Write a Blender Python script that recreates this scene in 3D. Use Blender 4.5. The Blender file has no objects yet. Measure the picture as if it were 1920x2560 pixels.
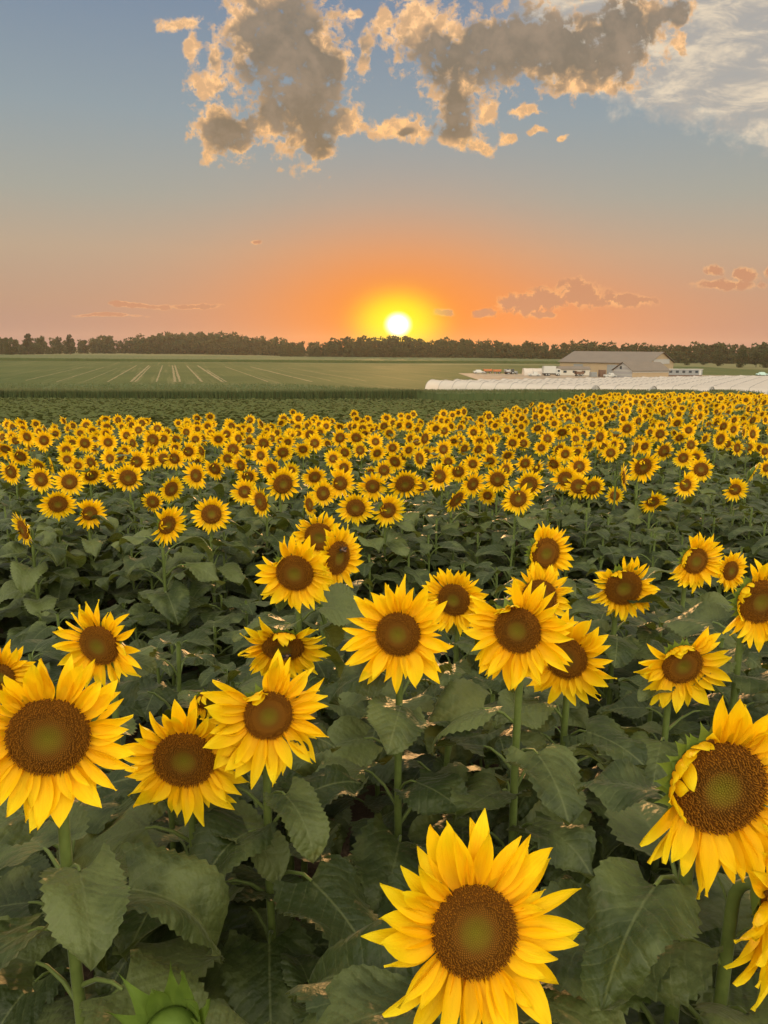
import bpy, math, random
import numpy as np
from mathutils import Matrix, Vector
R_ = math.radians
# ------------------------------------------------------------------ camera, sky, sun, exposure
S = bpy.context.scene
COL = S.collection
FPX = 1922.0                                   # focal length in photo pixels (photo 1920 x 2560)
CAMZ = 2.35
cd = bpy.data.cameras.new("camera"); cam = bpy.data.objects.new("camera", cd); COL.objects.link(cam)
CM = Matrix.Translation((0, 0, CAMZ)) @ Matrix.Rotation(R_(90 - 11.98), 4, 'X') @ Matrix.Rotation(R_(0.48), 4, 'Z')
cam.matrix_world = CM
cd.sensor_fit = 'VERTICAL'; cd.sensor_height = 36; cd.lens = 36 * FPX / 2560
cd.clip_end = 20000; cd.clip_start = 0.05
S.camera = cam
def ray(px, py):
    return (CM.to_3x3() @ Vector(((px - 960) / FPX, (1280 - py) / FPX, -1.0)))
def gno(px, py):                                # direction in the sky as (x/y, z/y)
    d = ray(px, py); return d.x / d.y, d.z / d.y
S.view_settings.view_transform = 'Standard'; S.view_settings.look = 'None'
S.view_settings.exposure = 0.0; S.view_settings.gamma = 1; S.view_settings.use_curve_mapping = False
S.cycles.max_bounces = 4; S.cycles.diffuse_bounces = 2; S.cycles.glossy_bounces = 1; S.cycles.transmission_bounces = 2
S.cycles.volume_bounces = 0; S.cycles.transparent_max_bounces = 8
S.cycles.use_denoising = True

class NT:                                       # tiny node-tree writer
    def __init__(s, nt): s.nt = nt; nt.nodes.clear()
    def n(s, typ, ins=None, **kw):
        nd = s.nt.nodes.new(typ)
        for k, v in kw.items(): setattr(nd, k, v)
        if ins:
            for k, v in ins.items():
                sk = nd.inputs[k]
                if isinstance(v, bpy.types.NodeSocket): s.nt.links.new(v, sk)
                else: sk.default_value = v
        return nd
    def m(s, op, a, b=0.0, c=0.0, clamp=False):
        return s.n('ShaderNodeMath', {0: a, 1: b, 2: c}, operation=op, use_clamp=clamp).outputs[0]
    def vm(s, op, a, b=(0, 0, 0), c=(0, 0, 0)):
        nd = s.n('ShaderNodeVectorMath', {0: a, 1: b}, operation=op)
        if op == 'MULTIPLY_ADD':
            if isinstance(c, bpy.types.NodeSocket): s.nt.links.new(c, nd.inputs[2])
            else: nd.inputs[2].default_value = c
        return nd.outputs['Value'] if op in ('LENGTH', 'DISTANCE', 'DOT_PRODUCT') else nd.outputs[0]
    def ss(s, v, a, b, lo=0.0, hi=1.0):
        return s.n('ShaderNodeMapRange', {'Value': v, 'From Min': a, 'From Max': b, 'To Min': lo, 'To Max': hi}, interpolation_type='SMOOTHSTEP').outputs[0]
    def mix(s, f, a, b, mode='MIX'):
        nd = s.n('ShaderNodeMix', data_type='RGBA', blend_type=mode)
        for k, v in ((0, f), (6, a), (7, b)):
            if isinstance(v, bpy.types.NodeSocket): s.nt.links.new(v, nd.inputs[k])
            else: nd.inputs[k].default_value = v if k == 0 else (tuple(v) + (1,))[:4]
        return nd.outputs[2]
    def ramp(s, f, stops, interp='LINEAR'):
        nd = s.n('ShaderNodeValToRGB', {0: f}); cr = nd.color_ramp; cr.interpolation = interp
        while len(cr.elements) < len(stops): cr.elements.new(0.5)
        for e, (p, c) in zip(cr.elements, stops): e.position = p; e.color = tuple(c) + (1,)
        return nd.outputs[0]
    def noise(s, vec, scale, detail=4, rough=0.55, dist=0.0, out=0):
        ins = {'Scale': scale, 'Detail': detail, 'Roughness': rough, 'Distortion': dist}
        if vec is not None: ins['Vector'] = vec
        return s.n('ShaderNodeTexNoise', ins).outputs[out]

SUNP = gno(995, 812)
SUN_EL = math.atan2(SUNP[1], math.hypot(1, SUNP[0])); SUN_AZ = math.atan2(SUNP[0], 1)
W = bpy.data.worlds.new("World"); S.world = W; W.use_nodes = True
W.cycles.sampling_method = 'MANUAL'; W.cycles.sample_map_resolution = 512
def build_world():
    t = NT(W.node_tree)
    D = t.n('ShaderNodeTexCoord').outputs['Generated']
    D = t.vm('NORMALIZE', D)
    sp = t.n('ShaderNodeSeparateXYZ', {0: D}); X, Y, Z = sp.outputs
    el = t.m('ARCSINE', Z)
    e01 = t.m('DIVIDE', el, R_(90), clamp=True)
    deg = lambda a: a / 90.0
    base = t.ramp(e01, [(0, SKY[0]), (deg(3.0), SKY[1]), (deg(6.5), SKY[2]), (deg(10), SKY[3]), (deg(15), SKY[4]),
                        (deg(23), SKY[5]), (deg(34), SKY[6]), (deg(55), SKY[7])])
    # unseen sky behind the camera, brightness added to fill the blooms' fronts
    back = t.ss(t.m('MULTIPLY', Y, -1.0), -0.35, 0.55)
    base = t.mix(back, base, t.ramp(e01, [(0, BACK_FILL[0]), (deg(22), BACK_FILL[1]), (deg(60), BACK_FILL[2])]))
    yy = t.m('MAXIMUM', Y, 0.12)
    gx = t.m('DIVIDE', X, yy); gz = t.m('DIVIDE', Z, yy)
    Pg = t.n('ShaderNodeCombineXYZ', {0: gx, 1: gz, 2: 0.0}).outputs[0]
    front = t.ss(Y, 0.15, 0.35)
    # glow of the sun in the hazy air
    dx = t.m('SUBTRACT', gx, SUNP[0]); dz = t.m('SUBTRACT', gz, SUNP[1])
    def rad(ax, az):
        return t.m('SQRT', t.m('ADD', t.m('POWER', t.m('ABSOLUTE', t.m('DIVIDE', dx, ax)), 2.0), t.m('POWER', t.m('ABSOLUTE', t.m('DIVIDE', dz, az)), 2.0)))
    def ex(r, p): return t.m('MULTIPLY', t.m('EXPONENT', t.m('MULTIPLY', t.m('POWER', r, p), -1.0)), front)
    dx0 = dx; dx = t.m('SUBTRACT', gx, SUNP[0] + 0.10)
    g1 = rad(0.30, 0.068); dx = dx0
    c = t.mix(t.m('MULTIPLY', ex(g1, 1.5), 0.9), base, (0.92, 0.31, 0.10))
    c = t.mix(t.m('MULTIPLY', ex(rad(0.165, 0.098), 1.7), 0.97), c, (1.0, 0.28, 0.014))
    # clouds: soft masses placed in the sky, broken up by noise
    nv = t.n('ShaderNodeTexNoise', {'Vector': Pg, 'Scale': 11.0, 'Detail': 3.0, 'Roughness': 0.6}).outputs[1]
    Pw = t.vm('MULTIPLY_ADD', t.vm('SUBTRACT', nv, (.5, .5, .5)), (0.055, 0.055, 0), Pg); Pw2 = t.vm('MULTIPLY_ADD', t.vm('SUBTRACT', nv, (.5, .5, .5)), (0.022, 0.016, 0), Pg)
    def field(blobs, Pw, k):
        acc = None
        for (px, py, rx, ry) in blobs:
            cx, cy = gno(px * 1.1573, py * 1.1573); sx = FPX / (rx * 1.1573 * k); sy = FPX / (ry * 1.1573 * k)
            v = t.vm('LENGTH', t.vm('MULTIPLY_ADD', Pw, (sx, sy, 0), (-cx * sx, -cy * sy, 0)))
            acc = v if acc is None else t.n('ShaderNodeMath', {0: acc, 1: v, 2: 0.6}, operation='SMOOTH_MIN').outputs[0]
        return t.m('SUBTRACT', 1.0, acc)
    n1 = t.noise(Pg, 30.0, 5, 0.66, 0.2)
    nm = t.noise(Pg, 75.0, 3, 0.62, 0.3)
    nz = t.m('ADD', t.m('MULTIPLY', t.m('SUBTRACT', n1, 0.5), 2.0), t.m('MULTIPLY', t.m('SUBTRACT', nm, 0.5), 1.7))
    fb = field(CL_BIG, Pw, 1.0); f1 = t.m('ADD', fb, nz)
    a1 = t.m('MULTIPLY', t.ss(f1, -0.06, 0.46), 0.99)
    low = t.noise(Pg, 20.0, 3, 0.55, 0.3)
    fs = t.m('ADD', field(CORES, Pw, 1.0), t.m('ADD', t.m('MULTIPLY', t.m('SUBTRACT', low, 0.5), 3.0), t.m('MULTIPLY', t.m('SUBTRACT', nm, 0.5), 0.7)))
    core = t.m('MULTIPLY', t.ss(fs, -0.45, 0.25), t.ss(fb, 0.0, 0.35))
    upper = t.ss(gz, 0.16, 0.42)
    gold = t.mix(upper, (1.1, 0.60, 0.22), (1.1, 0.67, 0.33))
    grey = t.mix(upper, (0.27, 0.195, 0.115), (0.235, 0.20, 0.155))
    grey = t.mix(t.ss(t.m('ADD', low, t.m('MULTIPLY', nm, 0.4)), 0.55, 0.95, 0, 0.5), grey, (0.46, 0.34, 0.24))
    gold = t.mix(t.m('MULTIPLY', t.ss(t.m('ADD', nm, t.m('MULTIPLY', fb, 0.12)), 0.42, 0.66), 0.75), gold, (0.60, 0.37, 0.21)); ccol = t.mix(core, gold, grey)
    # thin high cloud sheet at the upper right
    ax, ay = gno(1230 * 1.1573, 190 * 1.1573); bx, by = gno(1700 * 1.1573, 345 * 1.1573)
    nx, ny = -(by - ay), (bx - ax); L = math.hypot(nx, ny); nx /= L; ny /= L
    lin = t.vm('DOT_PRODUCT', t.vm('SUBTRACT', Pw, (ax, ay, 0)), (nx, ny, 0))
    lin = t.m('ADD', lin, t.m('MULTIPLY', t.m('SUBTRACT', n1, 0.5), 0.10))
    side = t.ss(gx, 0.10, 0.22)
    stv = t.n('ShaderNodeMapping', {'Vector': Pg, 'Rotation': (0, 0, 0.35), 'Scale': (16, 42, 1)}).outputs[0]
    st = t.noise(stv, 1.0, 4, 0.65, 0.5)
    a2 = t.m('MULTIPLY', t.m('MULTIPLY', t.ss(lin, -0.012, 0.03), side), t.ss(st, 0.25, 0.6, 0.72, 0.98))
    c = t.mix(t.m('MULTIPLY', a2, front), c, t.mix(t.ss(st, 0.4, 0.7), (0.47, 0.43, 0.38), (0.80, 0.67, 0.50)))
    c = t.mix(t.m('MULTIPLY', a1, front), c, ccol)
    f2 = t.m('ADD', field(CL_LOW, Pw2, 1.1), t.m('ADD', t.m('MULTIPLY', nz, 0.85), 0.08))
    cc2 = t.mix(t.ss(t.m('ADD', f2, t.m('MULTIPLY', t.m('SUBTRACT', nm, .5), 1.2)), 0.0, 0.45), (1.1, 0.58, 0.22), (0.60, 0.28, 0.15))
    c = t.mix(t.m('MULTIPLY', t.m('MULTIPLY', t.ss(f2, -0.05, 0.55), 0.9), front), c, cc2)
    # the sun itself
    c = t.mix(ex(rad(0.050, 0.036), 3.0), c, (1.3, 0.98, 0.005))
    c = t.mix(t.ss(rad(1, 0.9), 0.0205, 0.0), c, (4.0, 3.6, 3.0))
    sk = t.n('ShaderNodeTexSky', sky_type='NISHITA', sun_disc=False, sun_elevation=SUN_EL, sun_rotation=SUN_AZ,
             altitude=200, air_density=1.2, dust_density=3.0, ozone_density=1.0)
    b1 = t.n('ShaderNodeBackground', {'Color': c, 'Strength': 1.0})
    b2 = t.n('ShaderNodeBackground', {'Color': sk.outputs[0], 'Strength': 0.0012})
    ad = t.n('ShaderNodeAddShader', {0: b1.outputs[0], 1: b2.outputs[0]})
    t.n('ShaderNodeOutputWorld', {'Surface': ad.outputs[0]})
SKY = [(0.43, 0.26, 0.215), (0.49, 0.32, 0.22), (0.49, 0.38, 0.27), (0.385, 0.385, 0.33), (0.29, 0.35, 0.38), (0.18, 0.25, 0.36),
       (0.50, 0.53, 0.52), (1.6, 1.50, 1.20)]  # last two stops, above the frame, are raised to add fill light
BACK_FILL = [(0.7, 0.62, 0.48), (3.6, 3.35, 2.6), (1.8, 1.7, 1.5)]
CL_BIG = [(600, 95, 115, 105), (695, 115, 62, 80), (545, 60, 60, 60), (655, 230, 85, 105), (700, 310, 34, 30), (482, 262, 68, 68), (515, 305, 30, 30), (590, 260, 70, 50),
          (440, 175, 48, 24), (412, 105, 18, 40), (380, 45, 44, 20), (460, 120, 22, 22),
          (795, 110, 16, 50), (762, 40, 20, 14), (820, 60, 22, 34), (745, 250, 44, 38), (820, 268, 56, 26), (905, 276, 66, 28), (985, 285, 56, 30), (1043, 310, 26, 16),
          (905, 70, 72, 75), (985, 130, 95, 85), (1100, 95, 120, 85), (1220, 95, 110, 88), (1345, 80, 98, 90), (1400, 30, 60, 40), (985, 220, 44, 78), (1250, 170, 110, 26),
          (1067, 225, 30, 26), (1098, 297, 24, 13), (1140, 245, 30, 10), (1165, 283, 16, 8), (1210, 301, 14, 8), (1468, 35, 28, 38), (1475, 100, 14, 28), (580, -10, 90, 34)]
CORES = [(620, 105, 105, 95), (600, 185, 80, 60), (672, 235, 55, 62), (698, 290, 34, 40), (490, 262, 44, 50), (700, 140, 44, 55), (985, 225, 36, 62), (955, 140, 62, 60), (1080, 105, 120, 62),
         (1215, 100, 95, 62), (1345, 75, 88, 72), (1470, 30, 22, 26), (885, 278, 22, 8), (980, 270, 40, 20)]
CL_LOW = [(1125, 658, 50, 24), (1175, 645, 50, 20), (1255, 635, 46, 27), (1345, 648, 60, 12), (1170, 680, 30, 7), (1050, 677, 24, 8), (957, 672, 22, 8), (1560, 617, 75, 11), (1538, 587, 20, 12), (1608, 592, 30, 14),
          (1665, 585, 14, 10), (300, 660, 56, 6), (415, 658, 56, 5), (230, 682, 70, 4), (552, 525, 12, 5)]
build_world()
sl = bpy.data.lights.new("sun", 'SUN'); sl.energy = 2.2; sl.angle = R_(1.0); sl.color = (1.0, 0.52, 0.19)
so = bpy.data.objects.new("sun", sl); COL.objects.link(so)
sd = Vector((SUNP[0], 1, 0)).normalized() * math.cos(R_(3.2)); sd.z = math.sin(R_(3.2))
so.rotation_euler = sd.to_track_quat('Z', 'Y').to_euler()

# ------------------------------------------------------------------ helpers
random.seed(7); RN = np.random.RandomState(11)
def U(a, b): return random.uniform(a, b)
def setp(o, label=None, cat=None, group=None, kind=None):
    if label: o['label'] = label
    if cat: o['category'] = cat
    if group: o['group'] = group
    if kind: o['kind'] = kind
    return o
class G:
    def __init__(s): s.V = []; s.F = []; s.T = []; s.I = []; s.n = 0
    def add(s, V, F, uv=None, mi=0):
        V = np.asarray(V, float); F = np.asarray(F, int).reshape(-1, np.asarray(F).shape[-1])
        if F.shape[1] == 3: F = np.hstack([F, -np.ones((len(F), 1), int)])
        s.V.append(V); s.F.append(np.where(F >= 0, F + s.n, -1))
        s.T.append(np.zeros((len(V), 2)) if uv is None else np.asarray(uv, float))
        s.I.append(np.full(len(F), mi, int) if np.isscalar(mi) else np.asarray(mi)); s.n += len(V); return s
    def cat(s):
        s.V = [np.vstack(s.V)]; s.F = [np.vstack(s.F)]; s.T = [np.vstack(s.T)]; s.I = [np.concatenate(s.I)]
        return s.V[0], s.F[0], s.T[0], s.I[0]
    def addG(s, g, M, mi=None):
        V, F, T, I = g.cat(); M = np.array(M)
        s.V.append(V @ M[:3, :3].T + M[:3, 3]); s.F.append(np.where(F >= 0, F + s.n, -1)); s.T.append(T)
        s.I.append(I if mi is None else np.full(len(F), mi)); s.n += len(V); return s
    def mesh(s, name, mats, smooth=True):
        V, F, T, I = s.cat(); me = bpy.data.meshes.new(name)
        cnt = np.where(F[:, 3] < 0, 3, 4); flat = F.ravel(); flat = flat[flat >= 0]
        me.vertices.add(len(V)); me.vertices.foreach_set('co', V.astype(np.float32).ravel())
        me.loops.add(len(flat)); me.loops.foreach_set('vertex_index', flat.astype(np.int32))
        me.polygons.add(len(F)); me.polygons.foreach_set('loop_start', np.concatenate([[0], np.cumsum(cnt)[:-1]]).astype(np.int32))
        for m in mats: me.materials.append(m)
        me.polygons.foreach_set('material_index', I.astype(np.int32))
        me.polygons.foreach_set('use_smooth', np.full(len(F), smooth))
        uv = me.uv_layers.new(name='UVMap'); uv.data.foreach_set('uv', T[flat].astype(np.float32).ravel())
        me.update(calc_edges=True); me.validate(); return me
def link(name, data, parent=None, M=None):
    o = bpy.data.objects.new(name, data); COL.objects.link(o)
    if parent is not None: o.parent = parent
    if M is not None: o.matrix_local = Matrix(M)
    return o
def gridF(nr, nc):
    i = np.arange(nr - 1)[:, None] * nc + np.arange(nc - 1)[None, :]
    return np.stack([i, i + 1, i + nc + 1, i + nc], -1).reshape(-1, 4)
def tube(pts, rad, n=8, cap=True):
    pts = np.asarray(pts, float); rad = np.broadcast_to(rad, (len(pts),)).astype(float)
    tg = np.gradient(pts, axis=0); tg /= np.linalg.norm(tg, axis=1)[:, None] + 1e-9
    ref = np.array([1., 0, 0]) if abs(tg[0][0]) < .8 else np.array([0, 1., 0]); V = []
    for p, t, r in zip(pts, tg, rad):
        a = np.cross(ref, t); a /= np.linalg.norm(a) + 1e-9; b = np.cross(t, a); ref = np.cross(a, t) * 0 + ref
        an = np.arange(n) / n * 2 * math.pi
        V.append(p + r * (np.cos(an)[:, None] * a + np.sin(an)[:, None] * b))
    V = np.vstack(V); F = []
    for i in range(len(pts) - 1):
        for j in range(n):
            F.append((i * n + j, i * n + (j + 1) % n, (i + 1) * n + (j + 1) % n, (i + 1) * n + j))
    if cap:
        V = np.vstack([V, pts[0], pts[-1]]); c0 = len(pts) * n
        F = np.array(F); T = [(c0, (j + 1) % n, j, -1) for j in range(n)] + [(c0 + 1, c0 - n + j, c0 - n + (j + 1) % n, -1) for j in range(n)]
        F = np.vstack([F, T])
    return V, np.asarray(F)
def box(x0, x1, y0, y1, z0, z1):
    V = [(x, y, z) for z in (z0, z1) for y in (y0, y1) for x in (x0, x1)]
    F = [(0, 2, 3, 1), (4, 5, 7, 6), (0, 1, 5, 4), (2, 6, 7, 3), (0, 4, 6, 2), (1, 3, 7, 5)]
    return np.array(V, float), np.array(F)
def frame(p, z, up=(0, 0, 1)):
    z = Vector(z).normalized(); x = Vector(up).cross(z); x.normalize(); y = z.cross(x)
    M = Matrix((x, y, z)).transposed().to_4x4(); M.translation = Vector(p); return M
GY = [-60, 0, 2, 4, 6, 9, 12, 18, 25, 35, 45, 60, 80, 105, 130, 150]
GZ = [.1, .1, -.03, -.25, -.45, -.65, -.82, -1.05, -1.28, -1.6, -2.05, -2.95, -4.2, -5.6, -6.6, -6.65]
def sm(x): x = min(1, max(0, x)); return x * x * (3 - 2 * x)
def gh(x, y):
    z = float(np.interp(y, GY, GZ))
    return z + 0.35 * sm((x - 1) / 9) * sm((y - 12) / 12) * (1 - sm((y - 50) / 60))

# ------------------------------------------------------------------ materials
def mat(name, fn):
    m = bpy.data.materials.new(name); m.use_nodes = True; t = NT(m.node_tree); fn(t); return m
def outp(t, sh, disp=None): t.n('ShaderNodeOutputMaterial', {'Surface': sh})
def bsdf(t, col, rough=0.6, bump=None, spec=0.3, bs=0.3, bd=0.01, **kw):
    ins = {'Base Color': col if isinstance(col, bpy.types.NodeSocket) else tuple(col) + (1,), 'Roughness': rough, 'Specular IOR Level': spec}
    ins.update(kw)
    if bump is not None: ins['Normal'] = t.n('ShaderNodeBump', {'Height': bump, 'Strength': bs, 'Distance': bd}).outputs[0]
    return t.n('ShaderNodeBsdfPrincipled', ins).outputs[0]
def thin(t, sh, tcol, f):
    tr = t.n('ShaderNodeBsdfTranslucent', {'Color': tcol}).outputs[0]
    return t.n('ShaderNodeMixShader', {0: f, 1: sh, 2: tr}).outputs[0]
def uvs(t):
    u = t.n('ShaderNodeUVMap').outputs[0]; s = t.n('ShaderNodeSeparateXYZ', {0: u}); return s.outputs[0], s.outputs[1]
def orand(t): return t.n('ShaderNodeObjectInfo').outputs['Random']
def gpos(t): return t.n('ShaderNodeNewGeometry').outputs['Position']
def f_petal(t):
    s, v = uvs(t)
    c = t.ramp(v, [(0, (0.86, 0.34, 0.003)), (0.22, (0.92, 0.53, 0.003)), (0.7, (0.94, 0.66, 0.005)), (1, (0.95, 0.76, 0.014))])
    c = t.mix(t.m('MULTIPLY', orand(t), 0.35), c, (0.95, 0.55, 0.003))
    ln = t.noise(t.n('ShaderNodeCombineXYZ', {0: t.m('MULTIPLY', s, 7.0), 1: t.m('MULTIPLY', v, 1.2), 2: orand(t)}).outputs[0], 1.0, 3)
    c = t.mix(t.ss(ln, 0.4, 0.75, 0, 0.25), c, (0.88, 0.40, 0.002))
    sh = bsdf(t, c, 0.55, ln, 0.15, 0.5, 0.003)
    outp(t, thin(t, sh, c, 0.42))
PETAL = mat('petal', f_petal)
def leaf_fn(c1, c2, tr):
    def f(t):
        u, v = uvs(t); au = t.m('ABSOLUTE', u)
        nfv = t.noise(gpos(t), 30.0, 2); q = t.m('ADD', t.m('SUBTRACT', v, t.m('MULTIPLY', au, 0.75)), t.m('MULTIPLY', nfv, 0.05))
        lat = t.m('PINGPONG', q, 0.065)
        vein = t.m('MAXIMUM', t.ss(au, 0.018, 0.004), t.m('MULTIPLY', t.ss(t.m('ADD', lat, t.m('MULTIPLY', t.m('SUBTRACT', nfv, 0.5), 0.02)), 0.007, 0.001), 0.45))
        nz = t.noise(gpos(t), 9.0, 3); nf = t.noise(gpos(t), 70.0, 3)
        c = t.mix(t.ss(t.m('ADD', nz, t.m('MULTIPLY', t.m('SUBTRACT', orand(t), 0.5), 0.45)), 0.3, 0.7), c1, c2)
        c = t.mix(t.m('MULTIPLY', vein, 0.55), c, (0.13, 0.15, 0.055))
        c = t.mix(t.ss(nf, 0.55, 0.85, 0, 0.3), c, (0.12, 0.11, 0.05))
        h = t.m('ADD', t.m('MULTIPLY', t.ss(lat, 0.0, 0.05), 0.22), t.m('MULTIPLY', t.m('ADD', nf, t.m('MULTIPLY', nfv, 2.6)), 0.6))
        sh = bsdf(t, c, 0.50, h, 0.32, 0.6, 0.010, **{'Sheen Weight': 0.12, 'Sheen Roughness': 0.4, 'Sheen Tint': (0.85, 0.85, 0.6, 1)})
        outp(t, thin(t, sh, t.mix(0.6, c, (0.20, 0.23, 0.015)), tr))
    return f
LEAF = mat('leaf', leaf_fn((0.022, 0.036, 0.005), (0.098, 0.120, 0.034), 0.24))
def f_stem(t):
    nz = t.noise(gpos(t), 60.0, 3)
    c = t.mix(nz, (0.07, 0.105, 0.020), (0.14, 0.175, 0.042))
    outp(t, bsdf(t, c, 0.55, nz, 0.3, 0.4, 0.002, **{'Sheen Weight': 0.12, 'Sheen Roughness': 0.3}))
STEM = mat('stem', f_stem)
def f_bract(t):
    s, v = uvs(t); nz = t.noise(gpos(t), 40.0, 3)
    c = t.mix(nz, (0.08, 0.13, 0.018), (0.15, 0.22, 0.035))
    outp(t, thin(t, bsdf(t, c, 0.5, nz, 0.3, 0.4, 0.002), (0.2, 0.3, 0.03, 1), 0.2))
BRACT = mat('bract', f_bract)
def f_disc(t):                                  # uv.x = radius 0..1, uv.y = 0 base .. 1 floret tip
    r, h = uvs(t)
    nz = t.noise(t.n('ShaderNodeTexCoord').outputs['Object'], 260.0, 2)
    b = t.ramp(r, [(0, (0.15, 0.12, 0.006)), (0.28, (0.15, 0.092, 0.006)), (0.42, (0.12, 0.050, 0.004)), (0.70, (0.12, 0.040, 0.002)), (1, (0.15, 0.055, 0.002))])
    tp = t.ramp(r, [(0, (0.21, 0.17, 0.012)), (0.30, (0.20, 0.12, 0.010)), (0.45, (0.26, 0.10, 0.008)), (0.72, (0.46, 0.18, 0.010)), (1, (0.38, 0.13, 0.006))])
    c = t.mix(t.m('POWER', h, 1.3), b, tp); c = t.mix(t.ss(nz, .4, .7, 0, .35), c, b)
    outp(t, bsdf(t, c, 0.75, nz, 0.15, 0.5, 0.002))
DISC = mat('flower_disc', f_disc)
def simple(name, c1, c2, scale, rough=0.8, bs=0.3, bd=0.02, spec=0.2, detail=5):
    def f(t):
        nz = t.noise(gpos(t), scale, detail, 0.6)
        outp(t, bsdf(t, t.mix(t.ss(nz, .3, .7), c1, c2), rough, nz, spec, bs, bd))
    return mat(name, f)
# ------------------------------------------------------------------ the ground and the fields
def f_soil(t):
    p = gpos(t); a = t.noise(p, 0.5, 5); b = t.noise(p, 14.0, 6, 0.7)
    c = t.mix(a, (0.050, 0.032, 0.020), (0.08, 0.052, 0.034)); c = t.mix(t.ss(b, .45, .7), c, (0.12, 0.08, 0.052))
    far = t.ss(t.vm('LENGTH', p), 60, 200)
    c = t.mix(far, c, t.mix(t.noise(p, 0.02, 4), (0.075, 0.085, 0.030), (0.12, 0.115, 0.045)))
    outp(t, bsdf(t, c, 0.95, b, 0.1, 0.8, 0.05))
SOIL = mat('soil', f_soil)
def sheet(name, xs, ys, m, dz=0.0, fn=None, kind='structure', uvf=None):
    X, Y = np.meshgrid(xs, ys); Z = np.array([[gh(x, y) for x in xs] for y in ys]) + dz
    if fn is not None: X, Y, Z = fn(X, Y, Z)
    g = G(); g.add(np.stack([X, Y, Z], -1).reshape(-1, 3), gridF(len(ys), len(xs)))
    return setp(link(name, g.mesh(name, [m])), kind=kind)
xs = np.concatenate([-np.geomspace(2200, 4, 34), np.linspace(-3, 3, 9), np.geomspace(4, 2200, 34)])
ys = np.concatenate([[-400, -100, -30, -8], np.linspace(-2, 60, 63), np.linspace(64, 160, 30), np.geomspace(180, 2600, 16)])
sheet('ground', xs, ys, SOIL)

def at_ground(px, py, z=-6.65):                 # where the sight line through a photo point meets the plain
    d = ray(px, py); t = (z - CAMZ) / d.z; return Vector((d.x * t, d.y * t, z))
def f_soy(t):
    p = gpos(t); a = t.noise(p, 0.35, 5, 0.6); b = t.noise(p, 5.0, 5, 0.7)
    c = t.mix(a, (0.065, 0.082, 0.020), (0.105, 0.115, 0.030)); c = t.mix(t.ss(b, .5, .75), c, (0.11, 0.13, 0.055))
    outp(t, thin(t, bsdf(t, c, 0.8, b, 0.2, 0.5, 0.08), c, 0.3))
SOY = mat('soybean_leaf', f_soy)
def bump_fn(amp, sc):
    def f(X, Y, Z):
        return X + RN.uniform(-sc, sc, X.shape), Y + RN.uniform(-sc, sc, X.shape), Z + RN.uniform(0, amp, X.shape)
    return f
# soybeans: many small leaf tufts in rows on the slope, one object
g = G()
n = 60000
yy = 26 + (135 - 26) * RN.rand(n) ** 0.9; xx = (RN.rand(n) * 2 - 1) * (yy * 0.56 + 4)
xx = np.round(xx / 0.55) * 0.55 + RN.normal(0, .1, n)
zz = np.interp(yy, GY, GZ)
zz = np.array([gh(a, b) for a, b in zip(xx, yy)])
sz = RN.uniform(.08, .16, n) * (1 + yy / 130); h = RN.uniform(.38, .55, n); an = RN.rand(n) * 6.283; tl = RN.uniform(-.45, .45, (n, 2))
c, s_ = np.cos(an), np.sin(an); V = np.zeros((n, 4, 3))
for k, (u, v) in enumerate(((-1, -.6), (1, -.6), (.6, 1), (-.6, 1))):
    du = (u * c - v * s_) * sz; dv = (u * s_ + v * c) * sz
    V[:, k, 0] = xx + du; V[:, k, 1] = yy + dv; V[:, k, 2] = zz + h + tl[:, 0] * du + tl[:, 1] * dv
g.add(V.reshape(-1, 3), np.arange(n * 4).reshape(-1, 4))
xs2 = np.linspace(-82, 82, 260); ys2 = np.concatenate([np.linspace(24, 60, 70), np.linspace(61, 128, 70)])
X, Y = np.meshgrid(xs2, ys2); Z = np.array([[gh(x, y) for x in xs2] for y in ys2]) + .36 + RN.uniform(-.03, .08, X.shape)
g.add(np.stack([X, Y, Z], -1).reshape(-1, 3), gridF(len(ys2), len(xs2)))
setp(link('soybean_plants', g.mesh('soybean_plants', [SOY], False)), kind='stuff', label='low dark green bean crop covering the slope behind the sunflowers', cat='crop')

# striped crop field on the plain
def f_field(t):
    p = gpos(t); r = t.n('ShaderNodeVectorRotate', {'Vector': p, 'Angle': -math.atan(0.275)}, rotation_type='Z_AXIS').outputs[0]
    st = t.n('ShaderNodeMapping', {'Vector': r, 'Scale': (0.55, 0.012, 1)}).outputs[0]
    a = t.noise(st, 1.0, 4, .6); b = t.noise(p, 0.03, 4); q = t.noise(p, 1.2, 4)
    c = t.mix(t.ss(b, .3, .7), (0.036, 0.060, 0.012), (0.058, 0.077, 0.018)); c = t.mix(t.ss(a, .5, .72, 0, .7), c, (0.12, 0.115, 0.045))
    c = t.mix(t.ss(q, .5, .8, 0, .5), c, (0.05, 0.07, 0.03))
    outp(t, bsdf(t, c, 0.9, q, 0.15, 0.8, 0.3))
FIELD = mat('crop_rows', f_field)
sheet('crop_field', np.linspace(-260, 190, 40), np.linspace(150, 470, 30), FIELD, 0.05)
def f_mead(t):
    p = gpos(t); a = t.noise(p, 0.012, 5); q = t.noise(t.n('ShaderNodeMapping', {'Vector': p, 'Scale': (.02, .4, 1)}).outputs[0], 1.0, 4)
    c = t.mix(a, (0.11, 0.115, 0.045), (0.19, 0.16, 0.075)); c = t.mix(t.ss(q, .45, .65, 0, .6), c, (0.08, 0.095, 0.04))
    outp(t, bsdf(t, c, 0.9, q, 0.1, .5, .2))
MEAD = mat('dry_grass', f_mead)
sheet('meadow', np.linspace(-900, 900, 30), np.linspace(420, 1300, 20), MEAD, 0.03)
YARD = simple('yard_dirt', (0.20, 0.15, 0.11), (0.32, 0.25, 0.18), 0.4)
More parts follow.
